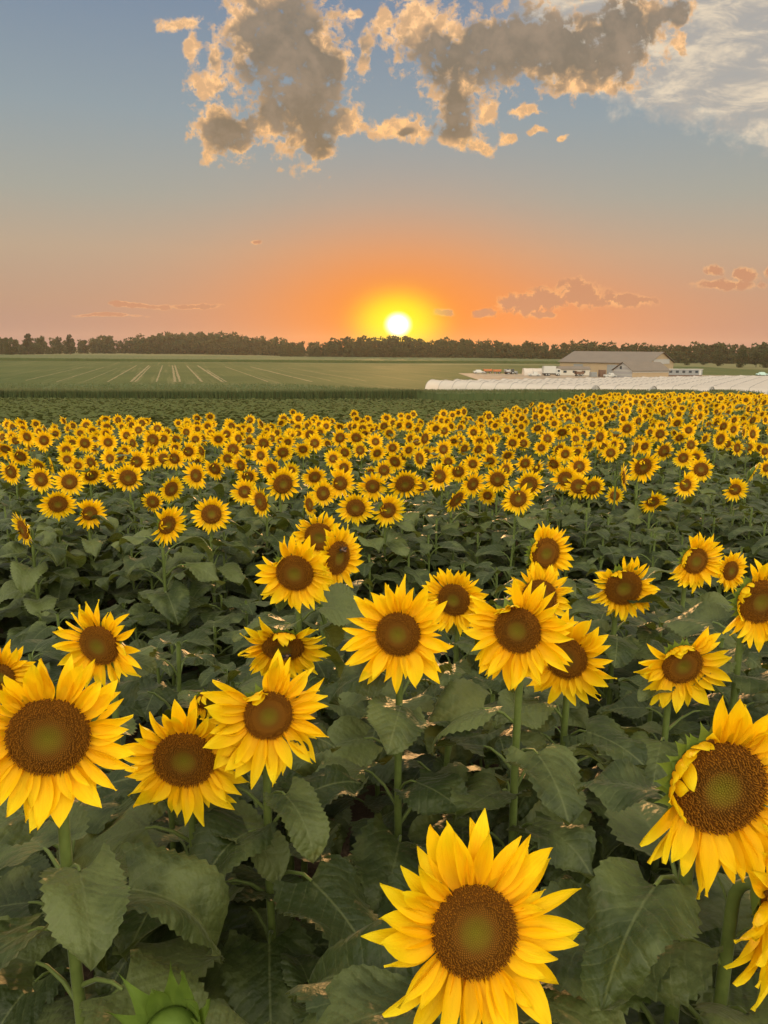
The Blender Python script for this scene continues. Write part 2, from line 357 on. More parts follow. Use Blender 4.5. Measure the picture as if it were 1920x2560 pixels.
sheet('farm_yard', np.linspace(28, 140, 30), np.linspace(205, 300, 20), YARD, 0.09)
SAND = simple('bare_soil', (0.21, 0.165, 0.085), (0.15, 0.13, 0.06), 1.5)
ud = Vector((-0.275, 1, 0)).normalized(); pd = Vector((1, 0.275, 0)).normalized()
for (px, w, y0, y1) in ((142, .5, 1, .8), (210, .3, 1, .7), (269, .6, 1, 1), (327, .9, 1, 1), (338, .6, 1, .9), (391, .6, 1, 1), (438, .8, 1, 1), (450, .8, 1, 1), (505, .7, 1, 1),
                     (556, 1.0, 1, 1), (566, .5, 1, .6), (671, .6, 1, .9), (781, .9, 1, .9), (840, .4, .9, .7), (925, .5, .95, .8), (50, .5, .9, .8)):
    a = at_ground(px, 955); g = G(); n_ = 40; L = 190 * y1; V = []
    for i in range(n_):
        t_ = i / (n_ - 1) * L + (1 - y0) * 80; ww = w * U(.55, 1.1) * .5; o = U(-.08, .08)
        for sgn in (-1, 1):
            q = a + ud * t_ + pd * (sgn * ww + o); V.append((q.x, q.y, gh(q.x, q.y) + .075))
    g.add(V, gridF(n_, 2)); setp(link('soil_strip', g.mesh('soil_strip', [SAND])), kind='structure')

# maize: standing blocks with ragged tops
def f_corn(t):
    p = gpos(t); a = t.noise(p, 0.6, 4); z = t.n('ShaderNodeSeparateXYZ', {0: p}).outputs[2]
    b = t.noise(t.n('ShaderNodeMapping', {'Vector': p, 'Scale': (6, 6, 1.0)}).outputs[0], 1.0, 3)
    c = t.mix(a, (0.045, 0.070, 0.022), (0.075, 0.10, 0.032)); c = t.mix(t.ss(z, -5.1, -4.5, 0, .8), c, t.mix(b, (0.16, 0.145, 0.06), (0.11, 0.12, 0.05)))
    outp(t, bsdf(t, c, 0.8, b, 0.2, .5, .1))
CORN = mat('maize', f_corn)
def maize(name, poly_front, poly_back, x0, x1, nx, ny, hgt, blades, label):
    g = G(); xs = np.linspace(x0, x1, nx); F0 = np.interp(xs, *zip(*poly_front)); B0 = np.interp(xs, *zip(*poly_back))
    rows = []
    for j in range(ny):
        f = j / (ny - 1); y = F0 + (B0 - F0) * f
        rows.append(np.stack([xs + RN.uniform(-.1, .1, nx), y + RN.uniform(-.1, .1, nx), np.array([gh(a, b) for a, b in zip(xs, y)]) + hgt * .88 + RN.uniform(-.15, .1, nx)], -1))
    base = rows[0].copy(); base[:, 2] = [gh(a, b) - .05 for a, b in zip(xs, F0)]
    back = rows[-1].copy(); back[:, 2] = base[:, 2]
    g.add(np.vstack([base] + rows + [back]), gridF(ny + 2, nx))
    n = blades; u = RN.rand(n); f = RN.rand(n) ** 3.0; x = x0 + (x1 - x0) * u; fy = np.interp(x, xs, F0); by = np.interp(x, xs, B0); y = fy + (by - fy) * f - (f < .04) * RN.rand(n) * .6
    z0 = np.array([gh(a, b) for a, b in zip(x, y)]); hh = hgt * RN.uniform(.9, 1.13, n); an = RN.rand(n) * 3.14; w = RN.uniform(.05, .11, n); ln = RN.normal(0, .22, (n, 2))
    lo = np.where(f < .05, 0.0, hgt * .6); V = np.zeros((n, 4, 3)); dx, dy = np.cos(an) * w, np.sin(an) * w
    for k, (sg, zf) in enumerate(((-1, 0), (1, 0), (.25, 1), (-.25, 1))):
        V[:, k, 0] = x + dx * sg + ln[:, 0] * zf; V[:, k, 1] = y + dy * sg + ln[:, 1] * zf; V[:, k, 2] = z0 + (lo if zf == 0 else hh)
    g.add(V.reshape(-1, 3), np.arange(n * 4).reshape(-1, 4))
    m = n // 2; k = RN.randint(0, n, m); V = np.zeros((m, 3, 3)); a = RN.rand(m) * 6.28; r = RN.uniform(.25, .5, m); zz = z0[k] + np.where(f[k] < .05, RN.uniform(.3, 1, m), RN.uniform(.8, 1, m)) * hgt
    V[:, 0] = np.stack([x[k], y[k], zz], -1); V[:, 1] = np.stack([x[k], y[k], zz - .12], -1); V[:, 2] = np.stack([x[k] + np.cos(a) * r, y[k] + np.sin(a) * r, zz + RN.uniform(-.25, .12, m)], -1)
    g.add(V.reshape(-1, 3), np.arange(m * 3).reshape(-1, 3))
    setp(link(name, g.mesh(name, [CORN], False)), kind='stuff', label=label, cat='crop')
def gy(px, py, z=-6.65): a = at_ground(px, py, z); return (a.x, a.y)
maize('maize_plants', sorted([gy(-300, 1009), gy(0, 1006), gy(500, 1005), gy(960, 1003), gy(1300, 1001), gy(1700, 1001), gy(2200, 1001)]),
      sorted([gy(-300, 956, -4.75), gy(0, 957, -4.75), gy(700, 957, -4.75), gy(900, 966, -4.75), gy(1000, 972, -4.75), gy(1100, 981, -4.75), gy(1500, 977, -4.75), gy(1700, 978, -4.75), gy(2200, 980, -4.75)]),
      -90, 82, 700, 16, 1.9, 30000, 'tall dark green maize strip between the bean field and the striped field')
maize('maize_plants', [(-420, 470), (-150, 480), (0, 500), (60, 520), (200, 540)], [(-420, 640), (200, 720)], -380, 160, 400, 8, 2.0, 6000,
      'distant band of olive maize in front of the woods at left')

# ------------------------------------------------------------------ trees
def f_crown(t):
    a = t.noise(gpos(t), 0.35, 4); o = orand(t)
    c = t.mix(t.ss(t.m('ADD', a, t.m('MULTIPLY', t.m('SUBTRACT', o, .5), .4)), .3, .7), (0.014, 0.028, 0.010), (0.038, 0.054, 0.020))
    outp(t, thin(t, bsdf(t, c, 0.8, None, .15), (0.10, 0.10, 0.02, 1), .15))
CROWN = mat('tree_foliage', f_crown)
BARK = simple('bark', (0.06, 0.045, 0.03), (0.11, 0.085, 0.06), 3.0)
def crown_geo(rw, h0, h1, nl, nf, fs, seed):
    rs = np.random.RandomState(seed); lobes = []
    for i in range(nl):
        f = (i + .5) / nl; z = h0 + (h1 - h0) * f; rr = rw * math.sin(math.pi * min(.97, .12 + .8 * f)) ** .7
        a = rs.rand() * 6.28; q = rs.rand() ** .5 * rr * .75
        lobes.append((math.cos(a) * q, math.sin(a) * q, z - (h1 - h0) * .08, rw * rs.uniform(.30, .52)))
    L = np.array(lobes); k = rs.randint(0, nl, nf); d = rs.normal(0, 1, (nf, 3)); d /= np.linalg.norm(d, axis=1)[:, None]
    P = L[k, :3] + d * (L[k, 3] * rs.uniform(.55, 1.08, nf))[:, None] * np.array([1, 1, .85])
    A = rs.normal(0, 1, (nf, 3)); B = rs.normal(0, 1, (nf, 3)); A /= np.linalg.norm(A, axis=1)[:, None]; B -= (A * B).sum(1)[:, None] * A; B /= np.linalg.norm(B, axis=1)[:, None]
    s = fs * rs.uniform(.5, 1.25, nf)[:, None]; A = A * s; B = B * s * .7
    V = np.stack([P - A - B * .3, P + B * -1 + A * .2, P + A + B * .2, P - A * .2 + B], 1)
    g = G(); g.add(V.reshape(-1, 3), np.arange(nf * 4).reshape(-1, 4)); return g
def trunk_geo(h, r, rw, seed):
    rs = np.random.RandomState(seed); g = G()
    p = np.array([[0, 0, -.3], [.02 * h, 0, h * .3], [-.01 * h, .02 * h, h * .6], [.01 * h, 0, h * .9]]); g.add(*tube(p, [r * 1.3, r, r * .6, r * .15], 7))
    for i in range(6):
        z = h * rs.uniform(.3, .75); a = rs.rand() * 6.28; q = rw * rs.uniform(.4, .8)
        g.add(*tube([[0, 0, z], [math.cos(a) * q * .5, math.sin(a) * q * .5, z + h * .08], [math.cos(a) * q, math.sin(a) * q, z + h * .2]], [r * .4, r * .25, r * .08], 5))
    return g
TT = []
for i, (rw, h0, nl) in enumerate(((.33, .22, 15), (.42, .10, 18), (.24, .25, 12), (.60, .02, 12))):
    TT.append((crown_geo(rw, h0, 1.0, nl, 1500, .035, 20 + i).mesh('crown', [CROWN], False), trunk_geo(.9, .022, rw, i).mesh('trunk', [BARK])))
def tree(px, pbase, ptop, kind, label, rz=0, wf=1.0, name='tree', dist=None, cat='tree'):
    a = at_ground(px, pbase); top = ray(px, ptop); H = max(1.5, CAMZ + top.z / top.y * a.y - a.z)
    e = link(name, None); e.location = a; e.rotation_euler.z = U(0, 6.28); e.scale = (H * wf, H * wf, H)
    setp(e, label, cat); link('crown', TT[kind][0], e); link('trunk', TT[kind][1], e)
for q in ((1669, 914, 883, 1, 'rounded dark tree just behind the right end of the big barn'),
          (1368, 903, 880, 1, 'lone round dark tree standing before the woods left of the barn roof'),
          (1716, 913, 899, 3, 'low wide bush on the pale meadow right of the barn'),
          (1796, 915, 880, 1, 'spreading dark tree on the meadow edge, leftmost of the clump at far right'),
          (1852, 919, 872, 1, 'largest spreading dark tree at far right beyond the white tunnels'),
          (1890, 918, 880, 2, 'narrow tree between the two big trees at the right edge'),
          (1915, 920, 874, 1, 'big dark tree cut by the right edge of the picture'),
          (24, 892, 856, 1, 'squat dark round tree at the left edge in front of the woods'),
          (176, 886, 836, 2, 'tall slim tree rising above the wooded edge at left'),
          (72, 886, 834, 2, 'slim tree with a pointed top beside the squat tree at far left'),
          (105, 884, 850, 0, 'mid sized tree in the gap of the woods at left'),
          (142, 884, 848, 0, 'bushy tree left of the tall slim one at left'),
          (212, 884, 850, 0, 'bushy pale tree right of the tall slim one at left'),
          (232, 882, 846, 1, 'wide tree at the left end of the dense woods'),
          (985, 899, 868, 2, 'low tree in front of the woods straight under the sun'),
          (745, 893, 866, 1, 'round shrubby tree in front of the woods left of the sun'),
          (800, 894, 868, 0, 'small tree in front of the woods a little left of the sun'),
          (1760, 912, 886, 1, 'dark tree left of the clump on the meadow right of the barn')):
    tree(q[0], q[1], q[2], q[3], q[4], wf=1.0 if q[3] != 3 else 1.4)
# the far-off woods, one mass of many crowns
g = G(); tmpl = [crown_geo(rw, h0, 1.0, 12, 330, .075, 50 + i) for i, (rw, h0) in enumerate(((.36, .0), (.46, .0), (.30, .02), (.42, -.05)))]
prof_x = [-200, 0, 80, 200, 235, 262, 300, 335, 350, 420, 520, 560, 640, 680, 720, 800, 850, 900, 960, 1060, 1130, 1200, 1300, 1400, 1500, 1600, 1700, 1800, 1860, 1900, 2100]
prof_t = [836, 836, 842, 846, 843, 838, 846, 838, 834, 830, 831, 834, 836, 840, 850, 853, 846, 842, 840, 843, 845, 850, 852, 854, 856, 858, 858, 858, 862, 856, 856]
prof_b = [888, 887, 886, 884, 884, 884, 884, 884, 885, 885, 886, 887, 888, 889, 892, 893, 893, 894, 894, 896, 898, 900, 902, 903, 905, 906, 908, 909, 910, 911, 912]
px = -150
while px < 2080:
    tp, bs = np.interp(px, prof_x, prof_t), np.interp(px, prof_x, prof_b)
    for row in range(3):
        a = at_ground(px + U(-8, 8), bs); a = Vector((a.x, a.y, 0)) * (1 + row * .05); top = ray(px, tp + 3 + 4 * math.sin(px * .031) * math.sin(px * .0113 + 1) + U(-6, 9) + (2 - row) * 5 + (6 if row == 0 else 0)); H = CAMZ + top.z / top.y * a.y + 6.65
        sc = H * U(.8, 1.1); g.addG(random.choice(tmpl), Matrix.Translation((a.x, a.y, -6.65)) @ Matrix.Rotation(U(0, 6.28), 4, 'Z') @ Matrix.Diagonal((sc, sc, H * (1 if row else U(.75, .95)), 1)))
    px += 10 if px > 230 else 14
setp(link('woodland', g.mesh('woodland', [CROWN], False)), kind='stuff', label='long dark belt of far-off woods under the sunset', cat='woods')
# ------------------------------------------------------------------ farm buildings, tunnels, vehicles
def f_wall(t):
    p = t.n('ShaderNodeTexCoord').outputs['Object']; w = t.n('ShaderNodeTexWave', {'Vector': p, 'Scale': 1.6, 'Distortion': 0.0}, bands_direction='X').outputs['Fac']
    nz = t.noise(p, 0.6, 4); outp(t, bsdf(t, t.mix(nz, (0.32, 0.225, 0.135), (0.39, 0.285, 0.18)), .6, w, .3, .3, .03))
TAN = mat('tan_siding', f_wall)
def f_roof(t):
    p = t.n('ShaderNodeTexCoord').outputs['Object']; w = t.n('ShaderNodeTexWave', {'Vector': p, 'Scale': 1.1}, bands_direction='X').outputs['Fac']
    nz = t.noise(p, 0.3, 5); outp(t, bsdf(t, t.mix(nz, (0.12, 0.097, 0.078), (0.17, 0.135, 0.108)), .55, w, .3, .4, .04))
ROOF = mat('metal_roof', f_roof)
def f_wrap(t):
    p = t.n('ShaderNodeTexCoord').outputs['Object']; b = t.n('ShaderNodeTexBrick', {'Vector': t.n('ShaderNodeVectorRotate', {'Vector': p, 'Angle': R_(90)}, rotation_type='X_AXIS').outputs[0], 'Color1': (.42, .39, .37, 1), 'Color2': (.36, .34, .32, 1), 'Mortar': (.30, .28, .28, 1), 'Scale': 1.0, 'Mortar Size': .05, 'Brick Width': 1.3, 'Row Height': .7})
    outp(t, bsdf(t, b.outputs[0], .6))
WRAP = mat('house_wrap', f_wrap)
def flat(name, c, r=.5, **kw): return mat(name, lambda t: outp(t, bsdf(t, t.mix(t.noise(gpos(t), 2.0, 4), [q * .85 for q in c], c), r, **kw)))
WHITE = flat('white_paint', (.50, .48, .45), .4); GREYM = flat('grey_metal', (.25, .25, .25)); DARK = flat('dark_rubber', (.03, .03, .03), .8)
GLASS = flat('dark_glass', (.04, .05, .06), .1); ORNG = flat('orange_paint', (.50, .16, .06)); BRWN = flat('brown_steel', (.16, .09, .06)); REDP = flat('red_paint', (.35, .05, .05), .35)
SILV = flat('silver_paint', (.45, .45, .45), .3); BLUE = flat('dark_blue_paint', (.05, .06, .10), .3); PALE = flat('pale_siding', (.55, .50, .43), .6); TEAL = flat('pale_green_paint', (.45, .60, .55), .4)
def quad(name, pts, m, parent, thick=.12):
    p = [Vector(q) for q in pts]; n = (p[1] - p[0]).cross(p[2] - p[0]).normalized() * thick; k = len(p)
    V = [tuple(q) for q in p] + [tuple(q - n) for q in p]; g = G()
    if k == 4: g.add(V, [(0, 1, 2, 3), (7, 6, 5, 4)] + [(i, i + 4, (i + 1) % 4 + 4, (i + 1) % 4) for i in range(4)])
    else:
        g.add(V, [(0, 1, 2), (5, 4, 3)]); g.add(V, [(i, i + 3, (i + 1) % 3 + 3, (i + 1) % 3) for i in range(3)])
    return link(name, g.mesh(name, [m], False), parent)
def bx(name, x0, x1, y0, y1, z0, z1, m, parent): g = G(); g.add(*box(x0, x1, y0, y1, z0, z1)); return link(name, g.mesh(name, [m], False), parent)
def place(name, x, y, ang, label, cat, group=None):
    e = link(name, None); e.location = (x, y, gh(x, y)); e.rotation_euler.z = ang; return setp(e, label, cat, group)
def gabled(e, L, Wd, he, hr, wm, gm, over=.5):
    bx('wall', 0, L, 0, .2, 0, he, wm, e); bx('wall', 0, L, Wd - .2, Wd, 0, he, wm, e)
    for x in (0, L - .2):
        g = G(); V = [(x, .2, 0), (x, Wd - .2, 0), (x, Wd - .2, he), (x, Wd / 2, hr - .1), (x, .2, he)]; V += [(q[0] + .2, q[1], q[2]) for q in V]
        g.add(V, [(0, 1, 2, 4), (5, 9, 7, 6), (0, 5, 6, 1), (1, 6, 7, 2), (2, 7, 8, 3), (3, 8, 9, 4), (4, 9, 5, 0)]); g.add(V, [(2, 3, 4), (7, 9, 8)]); link('gable_wall', g.mesh('gable_wall', [gm], False), e)
    k = (hr - he) / (Wd / 2)
    r = G(); o = over; V = [(-o, -o, he - k * o + .15), (L + o, -o, he - k * o + .15), (L + o, Wd / 2, hr + .15), (-o, Wd / 2, hr + .15), (-o, Wd + o, he - k * o + .15), (L + o, Wd + o, he - k * o + .15)]
    V += [(q[0], q[1], q[2] - .14) for q in V]
    r.add(V, [(0, 1, 2, 3), (3, 2, 5, 4), (7, 6, 9, 8), (8, 9, 10, 11), (0, 6, 7, 1), (4, 5, 11, 10), (0, 3, 9, 6), (3, 4, 10, 9), (1, 7, 8, 2), (2, 8, 11, 5)])
    return link('roof', r.mesh('roof', [ROOF], False), e)
e = place('barn', 70.2, 314.8, math.atan2(-.634, .773), 'largest tan barn with a wide grey metal roof behind the white tunnels', 'barn')
gabled(e, 36, 27, 4.6, 8.6, TAN, TAN, .7)
bx('wrap_panel', 36.02, 36.12, 5, 22, 4.2, 6.0, WRAP, e)
for x in (6, 20): bx('door', x, x + 4, -.08, .0 - .002, 0, 3.8, GREYM, e)
e = place('shed', 78.8, 271.0, math.atan2(-9.0, 3.9), 'smaller gabled shed wrapped in white sheeting in front of the big barn', 'shed')
e.location = (82.9, 261.8, -6.65); e.rotation_euler.z = math.atan2(.39, .92)
gabled(e, 15.5, 10, 2.6, 5.2, TAN, WRAP, .5)
bx('window', -.06, -.003, 5.6, 6.6, 2.9, 3.9, GLASS, e); bx('trim', 0, 15.5, -.06, -.003, 1.9, 2.3, WHITE, e)
a = at_ground(1666, 941); e = place('office_trailer', a.x, a.y, .12, 'long low grey site trailer right of the shed', 'trailer')
bx('body', 0, 13.8, 0, 3, .5, 2.5, GREYM, e); bx('roof', -.15, 13.95, -.15, 3.15, 2.5, 2.68, WHITE, e); bx('skirt', .1, 13.7, .1, 2.9, 0, .5, BRWN, e)
for i in range(5): bx('window', 1 + i * 2.5, 2.1 + i * 2.5, -.05, -.002, 1.3, 2.1, GLASS, e)
bx('door', 12.5, 13.3, -.05, -.002, .5, 2.3, WHITE, e)
a = at_ground(1398, 938); e = place('storage_building', a.x, a.y, .05, 'low pale building between the white truck and the shed', 'building')
gabled(e, 11.5, 5, 2.2, 3.1, PALE, PALE, .3)
for x in (1.5, 5, 8.5): bx('window', x, x + 1.2, -.05, -.003, .9, 1.7, GLASS, e)
# cargo truck
def wheels(e, pts, r=.45, w=.3):
    for (x, y) in pts:
        g = G(); g.add(*tube([[x, y, r], [x, y + w, r]], [r, r], 14)); k = link('wheel', g.mesh('wheel', [DARK]), e)
        g = G(); g.add(*tube([[x, y - .03, r], [x, y + .05, r]], [r * .5, r * .5], 10)); link('rim', g.mesh('rim', [SILV]), k)
def loft(prof, y0, y1, inset=.12):              # side outline given as (x,z), tapered towards the top
    zs = [p[1] for p in prof]; z0, z1 = min(zs), max(zs); n = len(prof); V = []
    for side in (0, 1):
        for x, z in prof:
            i = inset * ((z - z0) / (z1 - z0)) ** 2 * (y1 - y0); V.append((x, y0 + i if side == 0 else y1 - i, z))
    V += [(sum(p[0] for p in prof) / n, y0 + .0, sum(zs) / n), (sum(p[0] for p in prof) / n, y1, sum(zs) / n)]
    g = G(); g.add(V, [(i, (i + 1) % n, n + (i + 1) % n, n + i) for i in range(n)])
    g.add(V, [(2 * n, (i + 1) % n, i) for i in range(n)] + [(2 * n + 1, n + i, n + (i + 1) % n) for i in range(n)]); return g
def car(px, py, ang, paint, label, kind='car'):
    a = at_ground(px, py); e = place('parked_car' if kind == 'car' else 'pickup_truck', a.x, a.y, ang, label, 'car' if kind == 'car' else 'pickup', 'vehicles parked at the farm')
    b = [(-2.1, .35), (2.1, .35), (2.15, .8), (1.2, .95), (-2.0, 1.0), (-2.15, .7)]
    link('body', loft(b, -.9, .9, .05).mesh('body', [paint]), e)
    c = [(-1.5, .96), (1.1, .93), (.5, 1.45), (-.9, 1.48)] if kind == 'car' else [(-.3, .98), (1.3, .94), (.8, 1.6), (-.2, 1.62)]
    k = link('cabin', loft(c, -.8, .8, .1).mesh('cabin', [paint]), e)
    w = [(p[0] * .9 + .02, p[1] * .97 + .02) for p in c]; link('window', loft(w, -.79, .79, .1).mesh('window', [GLASS], False), k)
    wheels(e, [(-1.35, -.92), (1.35, -.92), (-1.35, .65), (1.35, .65)], .34, .27)
car(1197, 934, .1, WHITE, 'small white car alone at the left end of the farm yard')
car(1525, 944, .2, WHITE, 'white pickup parked in front of the wrapped shed gable', 'pickup')
car(1568, 944, .05, BLUE, 'dark car parked just right of the white pickup')
car(1604, 943, .0, SILV, 'silver car parked below the shed side wall')
car(1645, 943, .4, REDP, 'red pickup parked at the corner of the shed', 'pickup')
car(1905, 940, 0, TEAL, 'pale green car far at the right edge behind the tunnels')
car(1335, 941, 0, WHITE, 'white pickup in front of the hooped shelter', 'pickup')
def wagon(px, py, L, m, label, ang=0):
    a = at_ground(px, py); e = place('farm_wagon', a.x, a.y, ang, label, 'wagon', 'wagons in the farm yard')
    bx('bed', 0, L, -1, 1, .8, 1.0, BRWN, e); bx('load', .1, L - .1, -.9, .9, 1.002, 1.7, m, e)
    for x in (.1, L - .2): bx('end_board', x, x + .08, -1, 1, 1.001, 1.9, m, e)
    wheels(e, [(.8, -1.1), (L - .8, -1.1), (.8, .85), (L - .8, .85)], .38, .25)
wagon(1208, 934, 3.4, ORNG, 'orange wagon nearest the small white car'); wagon(1232, 935, 3.2, ORNG, 'orange wagon to the right of another orange wagon', -.1)
wagon(1262, 936, 2.0, SILV, 'small pale wagon right of the orange wagons', .3)
wagon(1438, 941, 3.0, BRWN, 'brown wagon standing in front of the low pale building', .2)
a = at_ground(1357, 940); e = place('box_truck', a.x, a.y, .05, 'white box truck with a dark underbody in the farm yard', 'truck')
bx('cargo_box', 0, 4.4, -1.2, 1.2, 1.0, 3.5, WHITE, e); link('cab', loft([(4.5, .5), (6.2, .5), (6.25, 1.4), (5.9, 2.5), (4.5, 2.6)], -1.1, 1.1, .04).mesh('cab', [WHITE], False), e)
bx('windscreen', 5.0, 5.75, -1.13, -1.105, 1.5, 2.2, GLASS, e); bx('chassis', 0, 6.1, -.7, .7, .55, .998, DARK, e); wheels(e, [(1, -1.15), (1.9, -1.15), (5.3, -1.15), (1, .85), (1.9, .85), (5.3, .85)], .48, .3)
for (px, lb) in ((1272, 'small tractor beside the pale wagon'), (1284, 'small tractor at the end of the row right of the wagons')):
    a = at_ground(px, 936); e = place('tractor', a.x, a.y, U(-.5, .5), lb, 'tractor', 'tractors in the farm yard')
    link('hood', loft([(0, .6), (1.4, .6), (1.4, 1.2), (0, 1.3)], -.35, .35, .1).mesh('hood', [GREYM]), e); link('cab', loft([(-.9, .7), (0, .7), (-.05, 2.0), (-.8, 2.0)], -.5, .5, .08).mesh('cab', [GLASS], False), e)
    wheels(e, [(-.6, -.75), (-.6, .45)], .6, .3); wheels(e, [(1.1, -.6), (1.1, .4)], .35, .2)
for (px, lb) in ((1500, 'brown steel container at the left corner of the shed'), (1478, 'shorter dark container left of the brown steel one')):
    a = at_ground(px, 943); e = place('container', a.x, a.y, .1, lb, 'container'); m = BRWN if px == 1500 else GREYM
    bx('box', 0, 2.0, 0, 2, .1, 2.5 if px == 1500 else 1.7, m, e); bx('base', -.04, 2.04, -.04, 2.04, 0, .1, DARK, e)
    for i in range(4): bx('rib', .2 + i * .45, .3 + i * .45, -.05, -.002, .2, 1.6, m, e)
def f_film(t):
    p = gpos(t); a = t.noise(p, 0.8, 4)
    sh = bsdf(t, t.mix(a, (0.56, 0.48, 0.42), (0.70, 0.61, 0.54)), .38, a, .5, .3, .1); outp(t, thin(t, sh, (.8, .76, .7, 1), .35))
FILM = mat('plastic_film', f_film); HOOP = flat('galvanised_hoop', (.35, .33, .31), .4)
HM = {}
def hoops(parent, ax, pp, L, w, h, step, rad=.05):
    if (w, h) not in HM:
        g = G(); pts = [pp * (w / 2 - w / 2 * math.cos(q)) + Vector((0, 0, h * max(0.0, math.sin(q)) ** .8 + .02)) for q in np.linspace(0, math.pi, 13)]
        g.add(*tube([tuple(p) for p in pts], rad, 5, False)); HM[(w, h)] = g.mesh('hoop', [HOOP])
    k = int(L / step)
    for i in range(k + 1): link('hoop', HM[(w, h)], parent, T_(ax * (i * L / k)))
def T_(v): return Matrix.Translation(v)
def tunnel(x, y, ax, pp, L, w, h, label, group, name='polytunnel'):
    e = link(name, None); e.location = (x, y, -6.65); setp(e, label, 'greenhouse', group)
    ns = max(4, int(L / 1.6)); V = []; rows = 14
    for i in range(ns + 1):
        s = i * L / ns; sag = 0 if i % 1 else 0
        for j in range(rows):
            q = math.pi * j / (rows - 1); off = 0.0 if (i % 2 == 0) else -.09
            p = ax * s + pp * (w / 2 - (w / 2 + off) * math.cos(q)) + Vector((0, 0, (h + off) * max(0.0, math.sin(q)) ** .8)); V.append(tuple(p))
    g = G(); g.add(V, gridF(ns + 1, rows)); link('film', g.mesh('film', [FILM]), e)
    c = [ax * (L + .02) + pp * (w / 2 - w / 2 * math.cos(q)) + Vector((0, 0, h * max(0.0, math.sin(q)) ** .8)) for q in np.linspace(0, math.pi, 13)]
    g = G()
    g.add(*tube([tuple(p) for p in c], .09, 6, False))
    for f in (.3, .5, .7):
        q = math.acos(1 - 2 * f); p = ax * L + pp * (w * f); g.add(*tube([tuple(p), tuple(p + Vector((0, 0, h * max(0.0, math.sin(q)) ** .8)))], .05, 5))
    link('end_frame', g.mesh('end_frame', [HOOP]), e)
    hoops(e, ax, pp, L, w + .04, h + .03, 3.2); return e
AX = Vector((.8, -.6, 0)); PP = Vector((.6, .8, 0))
ORD = 'nearest second third fourth fifth sixth seventh eighth ninth tenth eleventh twelfth thirteenth fourteenth fifteenth sixteenth seventeenth eighteenth nineteenth twentieth'.split()
for k in range(17):
    x, y = 8.5 + 5.6 * k, 166 + 3.2 * k; L = (y - 144 + .6 * k) / .6
    lb = ('%s white plastic film tunnel counted from the maize strip back to the barns' % ORD[k]) if k else 'nearest white plastic film tunnel, its rounded left end closest to the striped field'
    tunnel(x, y, AX, PP, L, 5.7, 2.6, lb, 'white plastic tunnels beside the farm yard')
a = at_ground(1310, 939); tunnel(a.x, a.y, Vector((1, 0, 0)), Vector((0, 1, 0)), 6.5, 4.5, 2.6, 'small separate hooped shelter beside the white box truck', None, 'hooped_shelter')
a = at_ground(1850, 996); e = place('dark_tarp_roof', a.x, 136, .1, 'dark sloped shelter roof at the right between maize and tunnels', 'shelter')
bx('roof', 0, 7, 0, 2, 1.5, 1.62, DARK, e)
for q in ((.2, .2), (6.7, .2), (.2, 1.7), (6.7, 1.7)): bx('post', q[0], q[0] + .1, q[1], q[1] + .1, 0, 1.498, HOOP, e)
Z3="150,840,215 375,675,215 580,735,195 1085,810,250 1370,740,235 990,660,135 1110,577,180 70,465,160 265,515,170 450,530,180 592,490,150,35 725,510,120 830,505,180 1270,490,175 1390,445,150 1585,595,165 130,365,140 250,430,110 435,385,110 590,405,110 712,380,125 780,365,90 885,400,150 970,395,120 1060,380,110 1130,380,140 1220,335,130 1305,330,110 1475,380,110 1560,425,140 1605,500,140 175,240,120 285,262,130 100,265,90 35,320,120 430,325,110 550,280,120 700,275,120 820,230,100 990,260,130 1060,250,100 970,330,110 1140,255,90 1415,255,110 1310,250,90 1470,220,90 1545,250,90 1510,320,120 1615,265,80 1615,195,70 1620,130,70 415,137,75 355,185,70 290,190,60 140,155,90 150,190,90 200,310,90 520,215,80 560,165,80 600,200,80 655,150,70 695,180,90 765,130,75 838,130,60 920,150,70 897,195,80 790,175,70 1020,185,80 628,235,80 455,265,80 1155,150,55 1215,145,65 1195,185,80 1278,118,60 1362,108,65 1345,170,80 1355,215,60 1500,170,80 1540,195,70 10,185,60 15,240,80 340,430,110 505,425,100 640,430,80 860,280,90 610,310,90"
Z4="30,660,200 35,155,75 98,175,70 180,125,70 240,80,50 275,120,80 235,145,60 100,75,45 145,60,45 385,120,50 340,155,70 635,93,58 570,110,45 490,140,50 410,160,70 455,170,80 415,210,80 350,225,110 235,245,100 175,340,120 305,320,120 380,280,110 465,285,80 545,245,110 650,245,110 575,340,110 545,175,80 610,180,60 690,185,80 735,150,50 770,180,60 785,345,115 675,325,100 775,270,105 830,170,85 845,118,70 865,215,85 930,165,75 940,105,50 990,165,85 1020,93,50 1000,250,95 1095,250,115 885,310,100 900,400,130 990,325,100 1060,380,135 960,365,90 1165,185,90 1175,120,55 1240,110,45,60 1220,200,80 1215,320,115 1155,345,90 1315,260,90 1325,180,70 1365,130,60 1350,315,90 1410,210,90 1455,215,80 1440,320,100 1515,320,110 1490,100,60 1565,150,80 1620,110,60 1625,195,80 1620,75,50 1555,250,70 1630,360,100 1520,395,110 1405,415,120 1620,450,120 100,450,160 225,460,110 380,500,155 175,545,215 30,360,120 50,280,110 100,250,80 160,265,80 65,225,70 545,540,190 435,605,170 500,380,115 570,440,130 755,560,185 645,700,225 855,715,215 830,455,120 965,545,210 1070,560,120 1190,495,175 1310,465,140 1245,400,100 1300,645,185,45 1405,545,170 1565,515,160 345,680,165,68 1500,620,120 1640,660,120 745,470,80"
